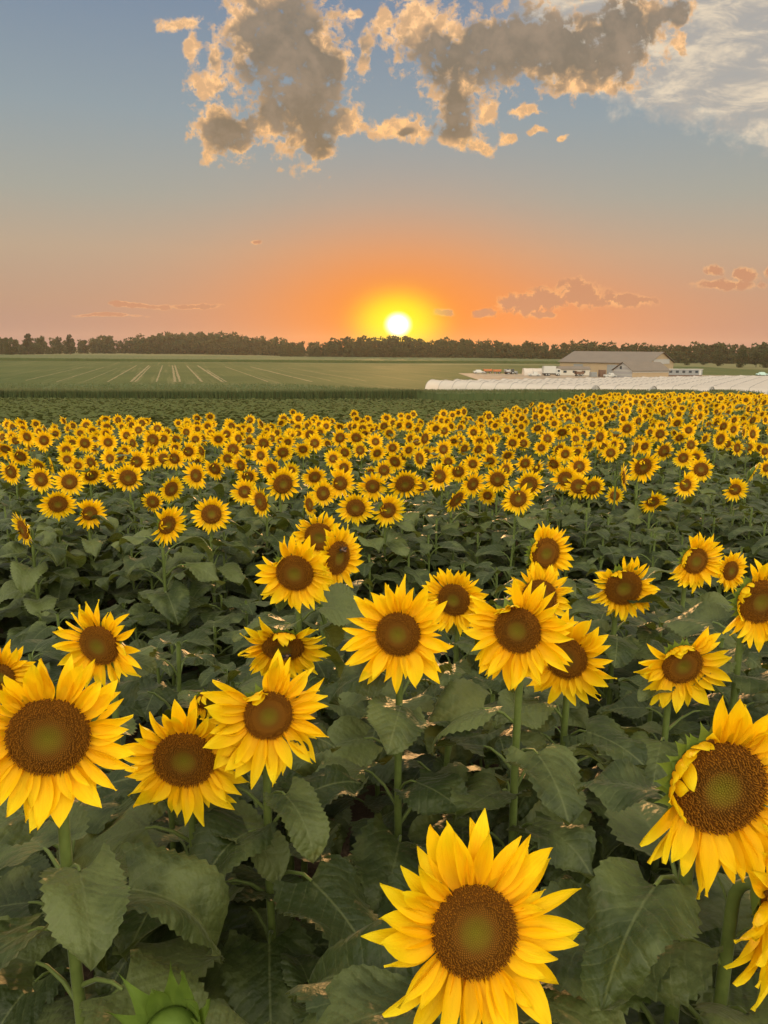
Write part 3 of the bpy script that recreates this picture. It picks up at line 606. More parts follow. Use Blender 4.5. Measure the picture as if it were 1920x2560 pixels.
Z5="40,770,200 110,680,190 345,640,175 430,690,160 525,700,160 435,560,150 270,545,130 85,540,120 155,580,130 345,480,120 305,450,110 420,470,110 500,430,110 590,430,100 660,420,100,30 580,495,70 800,440,110,45 860,430,110 850,562,215 720,630,170,62 665,750,110 913,790,165 1125,680,165 1445,710,150 1225,580,150 1110,505,130 1190,500,110 985,460,130 1160,420,100 1350,385,130 1460,440,100 1535,435,90 1565,595,130 745,315,110 570,370,120 675,350,90 410,330,85 325,340,100 465,355,80 230,380,110 75,410,90 190,440,100 505,260,60 565,285,70 540,230,60 425,255,75 370,270,70 325,235,60 240,215,50 285,200,40 320,195,45 460,190,45 630,205,60 655,235,60 605,250,60 720,250,70 745,200,70 670,180,50 820,265,80 895,340,80 960,350,100 905,270,60 860,240,60 830,200,60 890,225,60 980,210,60 1020,150,50 1025,110,50 1080,130,60 1085,165,45 960,140,35 1070,280,85 1145,325,95 1020,265,80 1085,375,90 1220,235,80 1230,285,90 1210,165,60 1130,150,60 1165,205,60 1135,180,50 1275,170,50 1305,130,35 1335,130,50 1365,110,45 1360,180,60 1435,120,45 1415,165,50 1400,210,60 1325,205,60 1490,135,50 1535,150,60 1530,190,70 1590,190,60 1610,130,60 1635,145,60 1650,90,40 1440,260,80 1435,320,100 1370,300,100 1560,260,80 1560,350,120 1500,340,90 1325,280,80 1250,380,90 1650,570,110"
FLOWERS = []
for s3, ox, oy in ((Z3, 0, 1000), (Z4, 640, 1000), (Z5, 1280, 950)):
    for t3 in s3.split():
        v = [float(q) for q in t3.split(',')]; FLOWERS.append((ox + v[0] / 2.592, oy + v[1] / 2.592, v[2] / 2.592, v[3] if len(v) > 3 else 0))
FLOWERS = sorted(FLOWERS, key=lambda q: -q[2])[:275]

# ------------------------------------------------------------------ sunflower parts
def petal_geo(rng, W=.26, nr=7, nc=5, curl=0.0, cup=.25, twist=0.0, wav=.03, bend=0.0):
    t = np.linspace(0, 1, nr)[:, None]; s = np.linspace(-1, 1, nc)[None, :]
    w = W / 2 * np.where(t < .4, .42 + .58 * np.sin(np.clip(t / .4, 0, 1) * math.pi / 2), (1 - np.clip((t - .4) / .6, 0, 1) ** 2.1))
    w = np.maximum(w, .004)
    x = s * w; y = t + 0 * s; z = cup * w * s ** 2 * 1.2 + wav * np.sin(t * 7 + rng.uniform(0, 6) + s * 2) * t + .012 * np.cos(s * 6.3) * w / W * 2
    a = twist * t; x, z = x * np.cos(a) - z * np.sin(a), x * np.sin(a) + z * np.cos(a)
    th = curl * t ** 1.5                                             # roll the length about x
    yc = np.cumsum(np.cos(th) / (nr - 1), 0) - np.cos(th[0]) / (nr - 1); zc = np.cumsum(np.sin(th) / (nr - 1), 0)
    Y = yc + 0 * s; Zz = zc + z * np.cos(th); Y = Y - z * np.sin(th); X = x + bend * t ** 2
    return np.stack([X, Y, Zz], -1).reshape(-1, 3), gridF(nr, nc), np.stack([s + 0 * t, t + 0 * s], -1).reshape(-1, 2)
rg = np.random.RandomState(5)
PV = []
for i in range(14):
    g = G(); g.add(*petal_geo(rg, rg.uniform(.22, .33), 9, 5, rg.uniform(-.5, .7), rg.uniform(.1, .9), rg.uniform(-.6, .6), .035, rg.uniform(-.14, .14))); PV.append(g.mesh('petal', [PETAL]))
PCURL = []
for i in range(4):
    g = G(); g.add(*petal_geo(rg, .26, 10, 5, rg.uniform(1.2, 2.3), .9, rg.uniform(-.8, .8), .03, rg.uniform(-.2, .2))); PCURL.append(g.mesh('petal', [PETAL]))
def Rz(a): return Matrix.Rotation(a, 4, 'Z')
def Rx(a): return Matrix.Rotation(a, 4, 'X')
def Ry(a): return Matrix.Rotation(a, 4, 'Y')
def T(*v): return Matrix.Translation(v)
def disc_geo(N, dome=.20, spikes=True, seed=1, ringw=(.45, 1.0)):
    rs = np.random.RandomState(seed); g = G(); nr, na = 12, 40
    def hz(r): return dome * (1 - r ** 2) - .12 * math.exp(-(r / .28) ** 2)
    V = []; UVv = []
    for i in range(nr + 1):
        r = i / nr
        for j in range(na): a = j / na * 2 * math.pi; V.append((r * math.cos(a), r * math.sin(a), hz(r) if i < nr else -.12)); UVv.append((r, 0))
    F = [(i * na + j, i * na + (j + 1) % na, (i + 1) * na + (j + 1) % na, (i + 1) * na + j) for i in range(nr) for j in range(na)]
    g.add(V, [f[::-1] for f in F], UVv)
    if not N: return g
    k = np.arange(N) + .5; r = np.sqrt(k / N) * .985; a = k * 2.39996; V = []; Fq = []; Tt = []
    for i in range(N):
        rr, aa = r[i], a[i]; ring = sm((rr - ringw[0]) / .12) * (1 if rs.rand() < .85 else .3)
        b = .95 / math.sqrt(N) * (1.0 - .35 * ring); hh = (.028 + .085 * ring * rs.uniform(.5, 1.2)); tilt = ring * rs.uniform(-.05, .06)
        c = np.array([rr * math.cos(aa), rr * math.sin(aa), hz(rr) - .004]); er = np.array([math.cos(aa), math.sin(aa), 0]); et = np.array([-er[1], er[0], 0])
        tip = c + np.array([0, 0, hh]) + er * tilt + et * rs.uniform(-.02, .02) * ring; q = .45 if ring < .5 else .22
        n0 = len(V)
        for (u, v) in ((-1, -1), (1, -1), (1, 1), (-1, 1)): V.append(c + (er * u + et * v) * b * .75); Tt.append((rr, .0))
        for (u, v) in ((-1, -1), (1, -1), (1, 1), (-1, 1)): V.append(tip + (er * u + et * v) * b * q); Tt.append((rr, rs.uniform(.7, 1)))
        Fq += [(n0 + u, n0 + (u + 1) % 4, n0 + 4 + (u + 1) % 4, n0 + 4 + u) for u in range(4)] + [(n0 + 4, n0 + 5, n0 + 6, n0 + 7)]
    g.add(V, Fq, Tt); return g
DISC_H = [disc_geo(1500, .22, True, 1, (.48, 1)).mesh('flower_disc', [DISC]), disc_geo(1100, .16, True, 2, (.38, 1)).mesh('flower_disc', [DISC]), disc_geo(900, .20, True, 3, (.6, 1)).mesh('flower_disc', [DISC])]
DISC_M = disc_geo(260, .18, True, 4, (.4, 1))
def bract_geo(n, seed, L=1.0, lift=.3):
    rs = np.random.RandomState(seed); g = G()
    for lay in range(2):
        for i in range(n):
            a = (i + .5 * lay) / n * 2 * math.pi + rs.uniform(-.1, .1); nr, nc = 7, 3
            t = np.linspace(0, 1, nr)[:, None]; s = np.linspace(-1, 1, nc)[None, :]
            w = .21 * np.where(t < .35, 1 - .2 * (1 - t / .35), np.clip(1 - (t - .35) / .65, .02, 1) ** 1.7)
            l = L * rs.uniform(.45, .72); k = rs.uniform(-.5, .9)
            V = np.stack([s * w, .80 + t * l + 0 * s, -.22 + lay * .05 - .25 * t ** 2 * k * l + np.abs(s) * w * .35 + lift * t * .3], -1).reshape(-1, 3)
            M = np.array(Rz(a - math.pi / 2))[:3, :3]; g.add(V @ M.T, gridF(nr, nc), np.stack([s + 0 * t, t + 0 * s], -1).reshape(-1, 2))
    V = []; na = 20
    for i, (r, z) in enumerate(((.12, -.62), (.4, -.55), (.75, -.36), (1.0, -.15))):
        for j in range(na): q = j / na * 6.28319; V.append((r * math.cos(q), r * math.sin(q), z))
    g.add(V, [(i * na + j, i * na + (j + 1) % na, (i + 1) * na + (j + 1) % na, (i + 1) * na + j) for i in range(3) for j in range(na)])
    return g
BRG = [bract_geo(13, 1), bract_geo(15, 2)]
BRM = [q.mesh('bracts', [BRACT]) for q in BRG]
def leaf_geo(rng, nr=12, nc=7, W=.84, droop=.5, fold=.35, wav=.05, pet=.5, ser=.06, tw=0.):
    t = np.linspace(0, 1, nr)[:, None]; s = np.linspace(-1, 1, nc)[None, :]
    prof = np.where(t < .28, .62 + .38 * np.sin(t / .28 * math.pi / 2), np.cos(np.clip((t - .28) / .72, 0, 1) * math.pi / 2) ** .78)
    w = np.maximum(W / 2 * prof, .003)
    edge = 1 + ser * ((np.arange(nr) % 2) * 2 - 1)[:, None] * (np.abs(s) > .99) * (prof > .15)
    x = s * w * edge; y = t - .17 * np.abs(s) ** 1.6 * (1 - t) ** 2.2 + 0 * s
    ph = rng.uniform(0, 6, 2)
    z = fold * np.abs(x) - .55 * x ** 2 + wav * np.sin(t * 9 + ph[0] + s * 1.5) * np.abs(s) ** 1.5 + wav * .6 * np.sin(s * 5 + ph[1]) * np.abs(s)
    uvx, uvy = x.copy(), y.copy()
    th = -droop * (t ** 1.3) * 1.7
    dl = 1 / (nr - 1); cy = np.cumsum(np.cos(th) * dl, 0) - dl; cz = np.cumsum(np.sin(th) * dl, 0)
    yy = cy + (y - t) * np.cos(th) - z * np.sin(th); zz = cz + z * np.cos(th) + (y - t) * np.sin(th)
    a = tw * t; x, zz = x * np.cos(a) - zz * np.sin(a) * 0 , zz + x * np.sin(a)
    g = G(); V = np.stack([x, yy, zz], -1).reshape(-1, 3) + [0, pet * .8, pet * .55]
    g.add(V, gridF(nr, nc), np.stack([uvx, uvy], -1).reshape(-1, 2), 0)
    pts = [[0, 0, 0], [0, pet * .35, pet * .38], [0, pet * .65, pet * .55], [0, pet * .8 + .02, pet * .55 + .004]]
    vv, ff = tube(pts, [.026, .020, .017, .014], 5 if nr < 9 else 7, False); g.add(vv, ff, None, 1)
    return g
rg = np.random.RandomState(9)
LHG = [leaf_geo(rg, 33, 9, rg.uniform(.7, .95), rg.uniform(.3, 1.05), rg.uniform(.1, .6), rg.uniform(.06, .12), rg.uniform(.4, .7), .05, rg.uniform(-.4, .4)) for i in range(12)]
LH = [q.mesh('leaf', [LEAF, STEM]) for q in LHG]
LLG = [leaf_geo(rg, 7, 5, rg.uniform(.7, .95), rg.uniform(.25, .8), rg.uniform(.15, .45), rg.uniform(.03, .07), rg.uniform(.4, .6), .04) for i in range(6)]
LL = [q.mesh('leaf', [LEAF, STEM]) for q in LLG]

def stem_path(root, P, n, R):
    """points from the root up the stem, bending into the back of the head at P (facing n)"""
    back = Vector(P) - Vector(n) * R * .55; root = Vector(root); up = Vector((0, 0, 1))
    top = back - Vector(n) * R * .5 - up * R * .9; side = top - root; pts = []
    for i in range(9):
        f = i / 8; q = root.lerp(top, f); q += Vector((math.sin(f * 5 + root.x * 9) * .008, math.cos(f * 4 + root.y * 7) * .008, 0)) * math.sin(f * math.pi); pts.append(q)
    for f in (.25, .5, .75, 1.0):
        a = top.lerp(top + up * R * .75, f); b = (top + up * R * .75).lerp(back, f); pts.append(a.lerp(b, f))
    return pts
def leaf_frames(pts, H, n, rng, hmin=.18, lmax=.27, top_leaf=True):
    """placements (matrix, size) of leaves spiralling up a stem"""
    out = []; root, top = pts[0], pts[8]; ph = rng.uniform(0, 6.28); stemL = (top - root).length
    for i in range(n):
        f = i / (n - 1); z = hmin + (stemL - hmin - .015) * f ** .68; q = root.lerp(top, z / stemL); az = ph + i * 2.4 + rng.uniform(-.3, .3)
        sz = lmax * (.70 + .45 * math.sin(math.pi * min(1, .15 + f * .75))) * rng.uniform(.85, 1.12)
        if f > .92: sz *= .68
        pitch = rng.uniform(-.25, .28) + .12 * f
        out.append((T(*q) @ Rz(az) @ Rx(pitch) @ Ry(rng.uniform(-.25, .25)), sz))
    return out
def head_normal(yaw, pitch):                     # yaw>0 turns the face towards the right of the photo, pitch>0 lifts it
    return Vector((math.sin(R_(yaw)) * math.cos(R_(pitch)), -math.cos(R_(yaw)) * math.cos(R_(pitch)), math.sin(R_(pitch))))
def solve(px, py, D, S0=.27):
    """3-D place of a flower head from its photo position and apparent size"""
    d = ray(px, py); ts = FPX * S0 / D; t = ts
    lo, hi = .3, 60.
    for _ in range(40):
        m = (lo + hi) / 2; p = d * m
        if CAMZ + p.z - gh(p.x, p.y) - 1.5 > 0: lo = m
        else: hi = m
    t = math.sqrt(ts * lo) if D < 150 else ts
    for _ in range(60):
        p = d * t; h = CAMZ + p.z - gh(p.x, p.y)
        if h < 1.15: t *= .985
        elif h > 2.0 and D < 150: t *= 1.015
        else: break
    return Vector((d.x * t, d.y * t, CAMZ + d.z * t)), D * t / FPX
USED = []
def plant_base(P, n, name='sunflower'):
    root = Vector((P.x - n.x * .06, P.y - n.y * .06 + .02, 0)); root.z = gh(root.x, root.y)
    e = link(name, None); e.location = root; USED.append((root.x, root.y)); return e, root
def hero(px, py, D, discD, yaw, pitch, label, nl=12, fold=None, wilt=0., S0=.28, seed=0, npet=44, topy=None, lmax=.205, hmin=.18, group=None):
    rng = np.random.RandomState(100 + seed); P, size = solve(px, py, D, S0); R = size / 2 * discD / D; n = head_normal(yaw, pitch)
    e, root = plant_base(P, n); setp(e, label, 'sunflower', group); Pl = P - root
    pts = stem_path((0, 0, 0), Pl, n, R); rr = [.0135 - .005 * i / 12 for i in range(12)] + [.012]; rr = [q * max(.6, R / .06) ** .5 for q in rr]
    g = G(); g.add(*tube([tuple(q) for q in pts], rr, 10)); link('stem', g.mesh('stem', [STEM]), e)
    for M, sz in leaf_frames(pts, 0, nl + 11, rng, hmin, lmax):
        if blocks(Matrix.Translation(root) @ M, sz): continue
        link('leaf', LH[rng.randint(len(LH))], e, M @ Matrix.Scale(sz, 4))
    h = link('flower_head', None, e, frame(Pl, n))
    link('flower_disc', DISC_H[seed % 3], h, Rz(rng.uniform(0, 6)) @ Matrix.Scale(R, 4))
    link('bracts', BRM[seed % 2], h, Rz(rng.uniform(0, 6)) @ Matrix.Scale(R, 4))
    Lp = (size / 2 - R * .86) * 1.06
    for i in range(npet):
        lay = i % 2; a = (i + rng.uniform(-.33, .33)) / npet * 2 * math.pi; up = math.sin(a); M_ = PV[rng.randint(len(PV))]
        L = Lp * (rng.uniform(.84, 1.2) if rng.rand() > .15 else rng.uniform(.6, .8)) * (1.0 if up > -.3 else 1.06); tilt = rng.uniform(.0, .30) + (.14 if lay else -.02) + (.10 if up < -.4 else 0)
        if up > .3: tilt = rng.uniform(-.15, .38)
        if wilt: tilt += rng.uniform(0, wilt); M_ = PCURL[rng.randint(4)] if rng.rand() < wilt else M_; L *= rng.uniform(.7, 1)
        wv = rng.uniform(.85, 1.45) * (1.1 if up < 0 else 1.0); bz = -.10 + .05 * lay; br = .90
        if fold is not None:
            da = abs((math.degrees(a) - fold[0] + 180) % 360 - 180)
            if da < fold[1]: tilt = rng.uniform(1.35, 1.95) * (1 - .3 * da / fold[1]); L *= rng.uniform(.35, .6); wv *= 1.9; bz = -.06; br = 1.03
        link('petal', M_, h, Rz(a - math.pi / 2) @ T(0, R * br, R * bz) @ Rx(tilt) @ Ry(rng.uniform(-.35, .35)) @ Rz(rng.uniform(-.16, .16)) @ Matrix.Diagonal((L * wv * .9 * (.115 / max(.03, Lp)) ** .35, L, L, 1)))
    return e, h, P, n, R
s_ = 1.1573
HEROES = [  # px, py (display), outer size, disc size, yaw, pitch, label
 (1025, 2012, 430, 195, 8, 22, 'biggest nearest sunflower at the bottom of the picture with a greenish centre', dict(nl=9, lmax=.20, hmin=.5)),
 (1556, 1702, 415, 212, 2, 6, 'large sunflower at right with petals folded over its left rim', dict(fold=(150, 55), nl=11, npet=42)),
 (1690, 1935, 400, 190, 42, 0, 'sunflower cut by right edge, green bracts on its back', dict(nl=7)),
 (105, 1592, 345, 176, 14, 5, 'very large full sunflower at the left edge, leftmost of three big blooms', dict(nl=11)),
 (398, 1642, 262, 136, 3, -4, 'broad sunflower with ragged petals in the middle of the three big blooms at left', dict(nl=11)),
 (580, 1546, 262, 110, 14, 8, 'sunflower with long loose petals, rightmost of the three big blooms at left', dict(nl=11, fold=(115, 22))),
 (860, 1370, 225, 100, -8, 6, 'upright pointed-petal sunflower near the centre on a long bare stem', dict(nl=11)),
 (1118, 1362, 225, 106, -22, 3, 'large sunflower right of centre overlapping another bloom behind it', dict(nl=11, fold=(120, 25))),
 (1222, 1422, 195, 96, -24, -2, 'sunflower half hidden behind the large bloom right of centre', dict(nl=10)),
 (637, 1238, 160, 84, -5, -6, 'sunflower with a narrow sideways bloom and a bee touching it on the right', dict(nl=9, fold=(135, 20))),
 (730, 1205, 140, 76, 52, 0, 'narrow sideways sunflower with a dark bee on top of its disc', dict(nl=9)),
 (690, 1160, 108, 66, -4, -10, 'sunflower mostly hidden behind the pair with the bee', dict(nl=8)),
 (612, 1398, 180, 92, 4, -32, 'sunflower nodding downwards with petals over the top of its disc', dict(nl=9, fold=(85, 28))),
 (980, 1296, 136, 74, -22, 0, 'sunflower behind and right of the upright central bloom', dict(nl=9)),
 (1178, 1195, 122, 70, 18, 0, 'highest sunflower of the near group right of centre, with spiky green back', dict(nl=9, fold=(165, 40))),
 (1165, 1290, 140, 78, 0, 14, 'sunflower peeking out above the large bloom right of centre', dict(nl=8)),
 (1347, 1270, 138, 82, 0, -8, 'sunflower standing alone at right with two petals fallen over its disc', dict(nl=11, fold=(115, 22))),
 (1502, 1212, 122, 60, 10, -2, 'sunflower at right with curled petals on its left side, beside a small bloom', dict(nl=10, fold=(150, 38))),
 (1578, 1233, 84, 44, 22, 0, 'small narrow sunflower just left of the right-edge bloom', dict(nl=9)),
 (1642, 1300, 190, 100, 8, 0, 'tall sunflower cut by the right edge at mid height', dict(nl=11, fold=(165, 45))),
 (1474, 1437, 190, 92, 4, -8, 'shaggy sunflower at right with drooping tattered petals and folded crown', dict(nl=11, fold=(110, 38))),
 (214, 1394, 190, 94, -12, -6, 'sunflower at left with thin curling petals standing behind the largest left bloom', dict(nl=11, npet=30)),
 (2, 1462, 150, 60, 10, 0, 'sunflower cut in half by the left edge', dict(nl=10)),
 (452, 1516, 118, 58, 8, -30, 'wilting sunflower with shrivelled petals tucked behind the big blooms', dict(nl=8, wilt=.9, npet=22)),
]
HEADS = [(a * s_, b * s_, c * s_ * .5, solve(a * s_, b * s_, c * s_, .28)[0].y) for (a, b, c, *_) in HEROES] + [(a, b, c * .5, solve(a, b, c, .27)[0].y) for (a, b, c, _) in FLOWERS if c > 38]
HEADS = np.array(HEADS); CI = CM.inverted()
def blocks(M, sz):                               # would this leaf hide a bloom standing behind it?
    for f in (.3, .6, .9, 1.2, 1.5):
        p = M @ Vector((0, f * sz, .3 * sz - .25 * f * f * sz)); v = CI @ p
        if v.z > -.05: return True
        x = 960 + FPX * v.x / -v.z; y = 1280 - FPX * v.y / -v.z; r = .42 * sz * FPX / -v.z
        if np.any((np.hypot(HEADS[:, 0] - x, HEADS[:, 1] - y) < HEADS[:, 2] * .85 + r) & (HEADS[:, 3] > p.y + .03)): return True
    return False
HR = []
for i, (x, y, D, dd, yaw, pit, lab, kw) in enumerate(HEROES):
    HR.append(hero(x * s_, y * s_, D * s_, dd * s_, yaw, pit, lab, seed=i, group='open sunflowers in the near rows', **kw))
# green bud close to the camera at the bottom
P, size = solve(372 * s_, 2250 * s_, 230 * s_, .17); n = head_normal(5, 62)
e, root = plant_base(P, n); setp(e, 'closed green sunflower bud with pointed sepals at the bottom edge', 'sunflower bud'); Pl = P - root
pts = stem_path((0, 0, 0), Pl, n, .035); g = G(); g.add(*tube([tuple(q) for q in pts], .011, 10)); link('stem', g.mesh('stem', [STEM]), e)
rng = np.random.RandomState(3)
for M, sz in leaf_frames(pts, 0, 7, rng, .3, .24): link('leaf', LH[rng.randint(12)], e, M @ Matrix.Scale(sz, 4))
h = link('flower_bud', None, e, frame(Pl, n)); g = G(); V = []; na = 20
for (r, z) in ((.1, -.04), (.8, -.03), (1.0, .15), (.95, .35), (.7, .5), (.3, .58), (.02, .6)):
    for j in range(na): q = j / na * 6.28319; V.append((r * .045 * math.cos(q), r * .045 * math.sin(q), z * .07))
g.add(V, [(i * na + j, i * na + (j + 1) % na, (i + 1) * na + (j + 1) % na, (i + 1) * na + j) for i in range(6) for j in range(na)]); link('bud', g.mesh('bud', [BRACT]), h)
for i in range(14):
    a = i / 14 * 6.283 + rng.uniform(-.1, .1); nr = 9; t = np.linspace(0, 1, nr)[:, None]; s = np.linspace(-1, 1, 5)[None, :]; w = .019 * np.where(t < .3, 1, np.clip(1 - (t - .3) / .7, .03, 1) ** 1.5)
    L = rng.uniform(.10, .15); bend = rng.uniform(-.9, 1.3); th = 1.25 - bend * t ** 1.5; yy = np.cumsum(np.cos(th), 0) * L / nr; zz = np.cumsum(np.sin(th), 0) * L / nr
    g = G(); g.add(np.stack([s * w, .040 + yy + 0 * s - np.abs(s) * .006, zz + 0 * s], -1).reshape(-1, 3), gridF(nr, 5), np.stack([s + 0 * t, t + 0 * s], -1).reshape(-1, 2)); link('bract', g.mesh('bract', [BRACT]), h, Rz(a))
# bees
def bee(hr, ox, oy, label, s=1.0):
    e0, hd, P, n, R = hr; M = frame(P, n); e = link('bee', None, None, M @ T(ox * R, oy * R, R * .25) @ Rz(U(0, 6))); e.scale = (s,) * 3; setp(e, label, 'bee')
    def ell(c, r, seg=8): g = G(); V = []; [V.append((c[0] + r[0] * math.sin(p) * math.cos(q), c[1] + r[1] * math.cos(p), c[2] + r[2] * math.sin(p) * math.sin(q))) for p in np.linspace(.05, 3.09, seg) for q in np.arange(8) / 8 * 6.283]; g.add(V, [(i * 8 + j, i * 8 + (j + 1) % 8, i * 8 + 8 + (j + 1) % 8, i * 8 + 8 + j) for i in range(seg - 1) for j in range(8)]); return g
    link('head', ell((0, .011, .004), (.003, .003, .003)).mesh('head', [DARK]), e); link('thorax', ell((0, .004, .005), (.0048, .005, .0045)).mesh('thorax', [BRWN]), e); link('abdomen', ell((0, -.008, .004), (.005, .009, .0045)).mesh('abdomen', [DARK]), e)
    for sg in (-1, 1):
        g = G(); g.add([(0, .005, .009), (sg * .004, .004, .010), (sg * .009, -.006, .011), (sg * .004, -.009, .009)], [(0, 1, 2, 3)]); link('wing', g.mesh('wing', [BRWN]), e)
        for k in range(3): g = G(); g.add(*tube([[0, .006 - k * .003, .003], [sg * .007, .009 - k * .006, .004], [sg * .011, .010 - k * .008, -.002]], .0006, 4)); link('leg', g.mesh('leg', [DARK]), e)
bee(HR[10], .05, .55, 'dark bee crawling on the narrow sideways sunflower', 1.5); bee(HR[12], .12, -.25, 'small dark bee on the disc of the nodding sunflower', 1.3)
# ------------------------------------------------------------------ the crowd of blooms beyond
def head_geo(seed, npet=26, ratio=.5, nr=4, nc=3, disc=None, bract=True, fold=None):
    rng = np.random.RandomState(seed); g = G(); d = G(); R = ratio; Lp = (1 - R * .88) * 1.12
    for i in range(npet):
        lay = i % 2; a = (i + rng.uniform(-.3, .3)) / npet * 2 * math.pi; L = Lp * rng.uniform(.78, 1.12); p = G(); tilt = rng.uniform(0, .35) + .1 * lay
        if fold is not None and abs((math.degrees(a) - fold + 180) % 360 - 180) < 28: tilt = rng.uniform(1, 2.3); L *= .6
        p.add(*petal_geo(rng, rng.uniform(.30, .42) if nr < 6 else .30, nr, nc, rng.uniform(-.3, .5), .4, rng.uniform(-.3, .3)))
        g.addG(p, Rz(a - math.pi / 2) @ T(0, R * .88, -R * .1) @ Rx(tilt) @ Ry(rng.uniform(-.3, .3)) @ Rz(rng.uniform(-.15, .15)) @ Matrix.Scale(L, 4), 0)
    d.addG(disc, Matrix.Scale(R, 4), 1)
    b = G(); b.addG(BRG[seed % 2], Matrix.Scale(R, 4), 2); return g, d, b
DL = disc_geo(60, .18, True, 8, (.4, 1))
MID = [head_geo(200 + i, 30, .47 + .05 * (i % 3), 6, 3, DISC_M, True, (None, 110, None, 150, None, None)[i]) for i in range(6)]
MIDM = [(a.mesh('petals', [PETAL]), b.mesh('flower_disc', [PETAL, DISC]), c.mesh('bracts', [PETAL, DISC, BRACT])) for a, b, c in MID]
FAR = [head_geo(300 + i, 22, .43 + .05 * (i % 3), 4, 3, DL, True) for i in range(5)]
FARG = []
for a, b, c in FAR: q = G(); q.addG(a, Matrix()); q.addG(b, Matrix()); q.addG(c, Matrix()); FARG.append(q)
def body_geo(pts, r, nl, rng, lmax, lods, hmin=.2, chk=None):
    g = G(); g.add(*tube([tuple(q) for q in pts], r, 5, False), None, 3)
    for M, sz in leaf_frames(pts, 0, nl, rng, hmin, lmax):
        if chk is not None and blocks(Matrix.Translation(chk) @ M, sz): continue
        l = lods[rng.randint(len(lods))]; V, F, Tt, I = l.cat(); g.addG(l, M @ Matrix.Scale(sz, 4), np.where(I == 0, 4, 3)) if False else g.addG(l, M @ Matrix.Scale(sz, 4)); g.I[-1] = np.where(I == 0, 4, 3)
    return g
MATS5 = [PETAL, DISC, BRACT, STEM, LEAF]
FL = []
items = []
for (px_, py_, D_, yw) in FLOWERS:
    P, size = solve(px_, py_, D_, .27); items.append((px_, py_, D_, yw, P, size))
items.sort(key=lambda q: -q[2])
near = sorted([q for q in items if q[2] >= 50], key=lambda q: q[0])
srank = {}; zr = {}
for dd in (0, 1):
    for i, q in enumerate(sorted([q for q in items if q[2] < 50 and (q[1] > 1095) == bool(dd)], key=lambda q: q[0])): srank[id(q)] = i + 1
rank = {id(q): i for i, q in enumerate(near)}
def ordw(n):
    o = ('', 'first', 'second', 'third', 'fourth', 'fifth', 'sixth', 'seventh', 'eighth', 'ninth', 'tenth', 'eleventh', 'twelfth', 'thirteenth', 'fourteenth', 'fifteenth', 'sixteenth', 'seventeenth', 'eighteenth', 'nineteenth')
    tn = {2: 'twent', 3: 'thirt', 4: 'fort', 5: 'fift', 6: 'sixt', 7: 'sevent', 8: 'eight', 9: 'ninet'}
    if n > 100: return 'hundred-and-' + ordw(n - 100)
    if n == 100: return 'hundredth'
    if n < 20: return o[n]
    return tn[n // 10] + ('ieth' if n % 10 == 0 else 'y-' + o[n % 10])
rng = np.random.RandomState(77)
count = len(HR) + 1
for q in items:
    px_, py_, D_, yw, P, size = q; i = rng.randint(0, 100000)
    yaw = yw if yw else rng.normal(6 + 10 * (px_ / 960 - 1), 19) + (rng.choice([-45, 50]) if rng.rand() < .06 else 0); pit = rng.normal(-7, 11); n = head_normal(yaw, pit)
    e, root = plant_base(P, n); Pl = P - root; R = size / 2; pts = stem_path((0, 0, 0), Pl, n, R * .5); count += 1
    if D_ >= 50:
        k = rank[id(q)] + 1; look = 'turned right' if yaw > 28 else 'turned left' if yaw < -16 else 'facing forward'
        setp(e, "open sunflower %s, %s from left among the far block's front blooms" % (look, ordw(k)), 'sunflower', 'front blooms of the far sunflower block')
        g = G(); g.add(*tube([tuple(v) for v in pts], .012, 7)); link('stem', g.mesh('stem', [STEM]), e)
        for M, sz in leaf_frames(pts, 0, 20, rng, .2, .25):
            if not blocks(Matrix.Translation(root) @ M, sz): link('leaf', (LH if D_ > 60 else LL)[rng.randint(6)], e, M @ Matrix.Scale(sz, 4))
        h = link('flower_head', None, e, frame(Pl, n) @ Rz(rng.uniform(-.3, .3)) @ Matrix.Scale(R * 1.08, 4)); v = MIDM[rng.randint(6)]
        link('petals', v[0], h); link('flower_disc', v[1], h); link('bracts', v[2], h)
    else:
        zone = 'left' if px_ < 640 else 'middle' if px_ < 1280 else 'right'; depth = 'crowded middle rows' if py_ > 1095 else 'far edge'
        zr[depth] = zr.get(depth, 0); setp(e, 'small sunflower in the %s of the block, %s bloom from the left' % (depth, ordw(srank[id(q)])), 'sunflower', 'small sunflowers in the %s, %s third' % (depth, zone))
        g = body_geo(pts, .010, 6, rng, .24, LLG, .75, root); g.addG(FARG[rng.randint(5)], frame(Pl, n) @ Rz(rng.uniform(-.3, .3)) @ Matrix.Scale(R * 1.14, 4))
        me = g.mesh('sunflower', MATS5); e2 = e
        # one mesh per small plant: swap the empty for a mesh object
        o = bpy.data.objects.new('sunflower', me); COL.objects.link(o); o.location = e.location
        for kk in ('label', 'category', 'group'): o[kk] = e[kk]
        bpy.data.objects.remove(e)
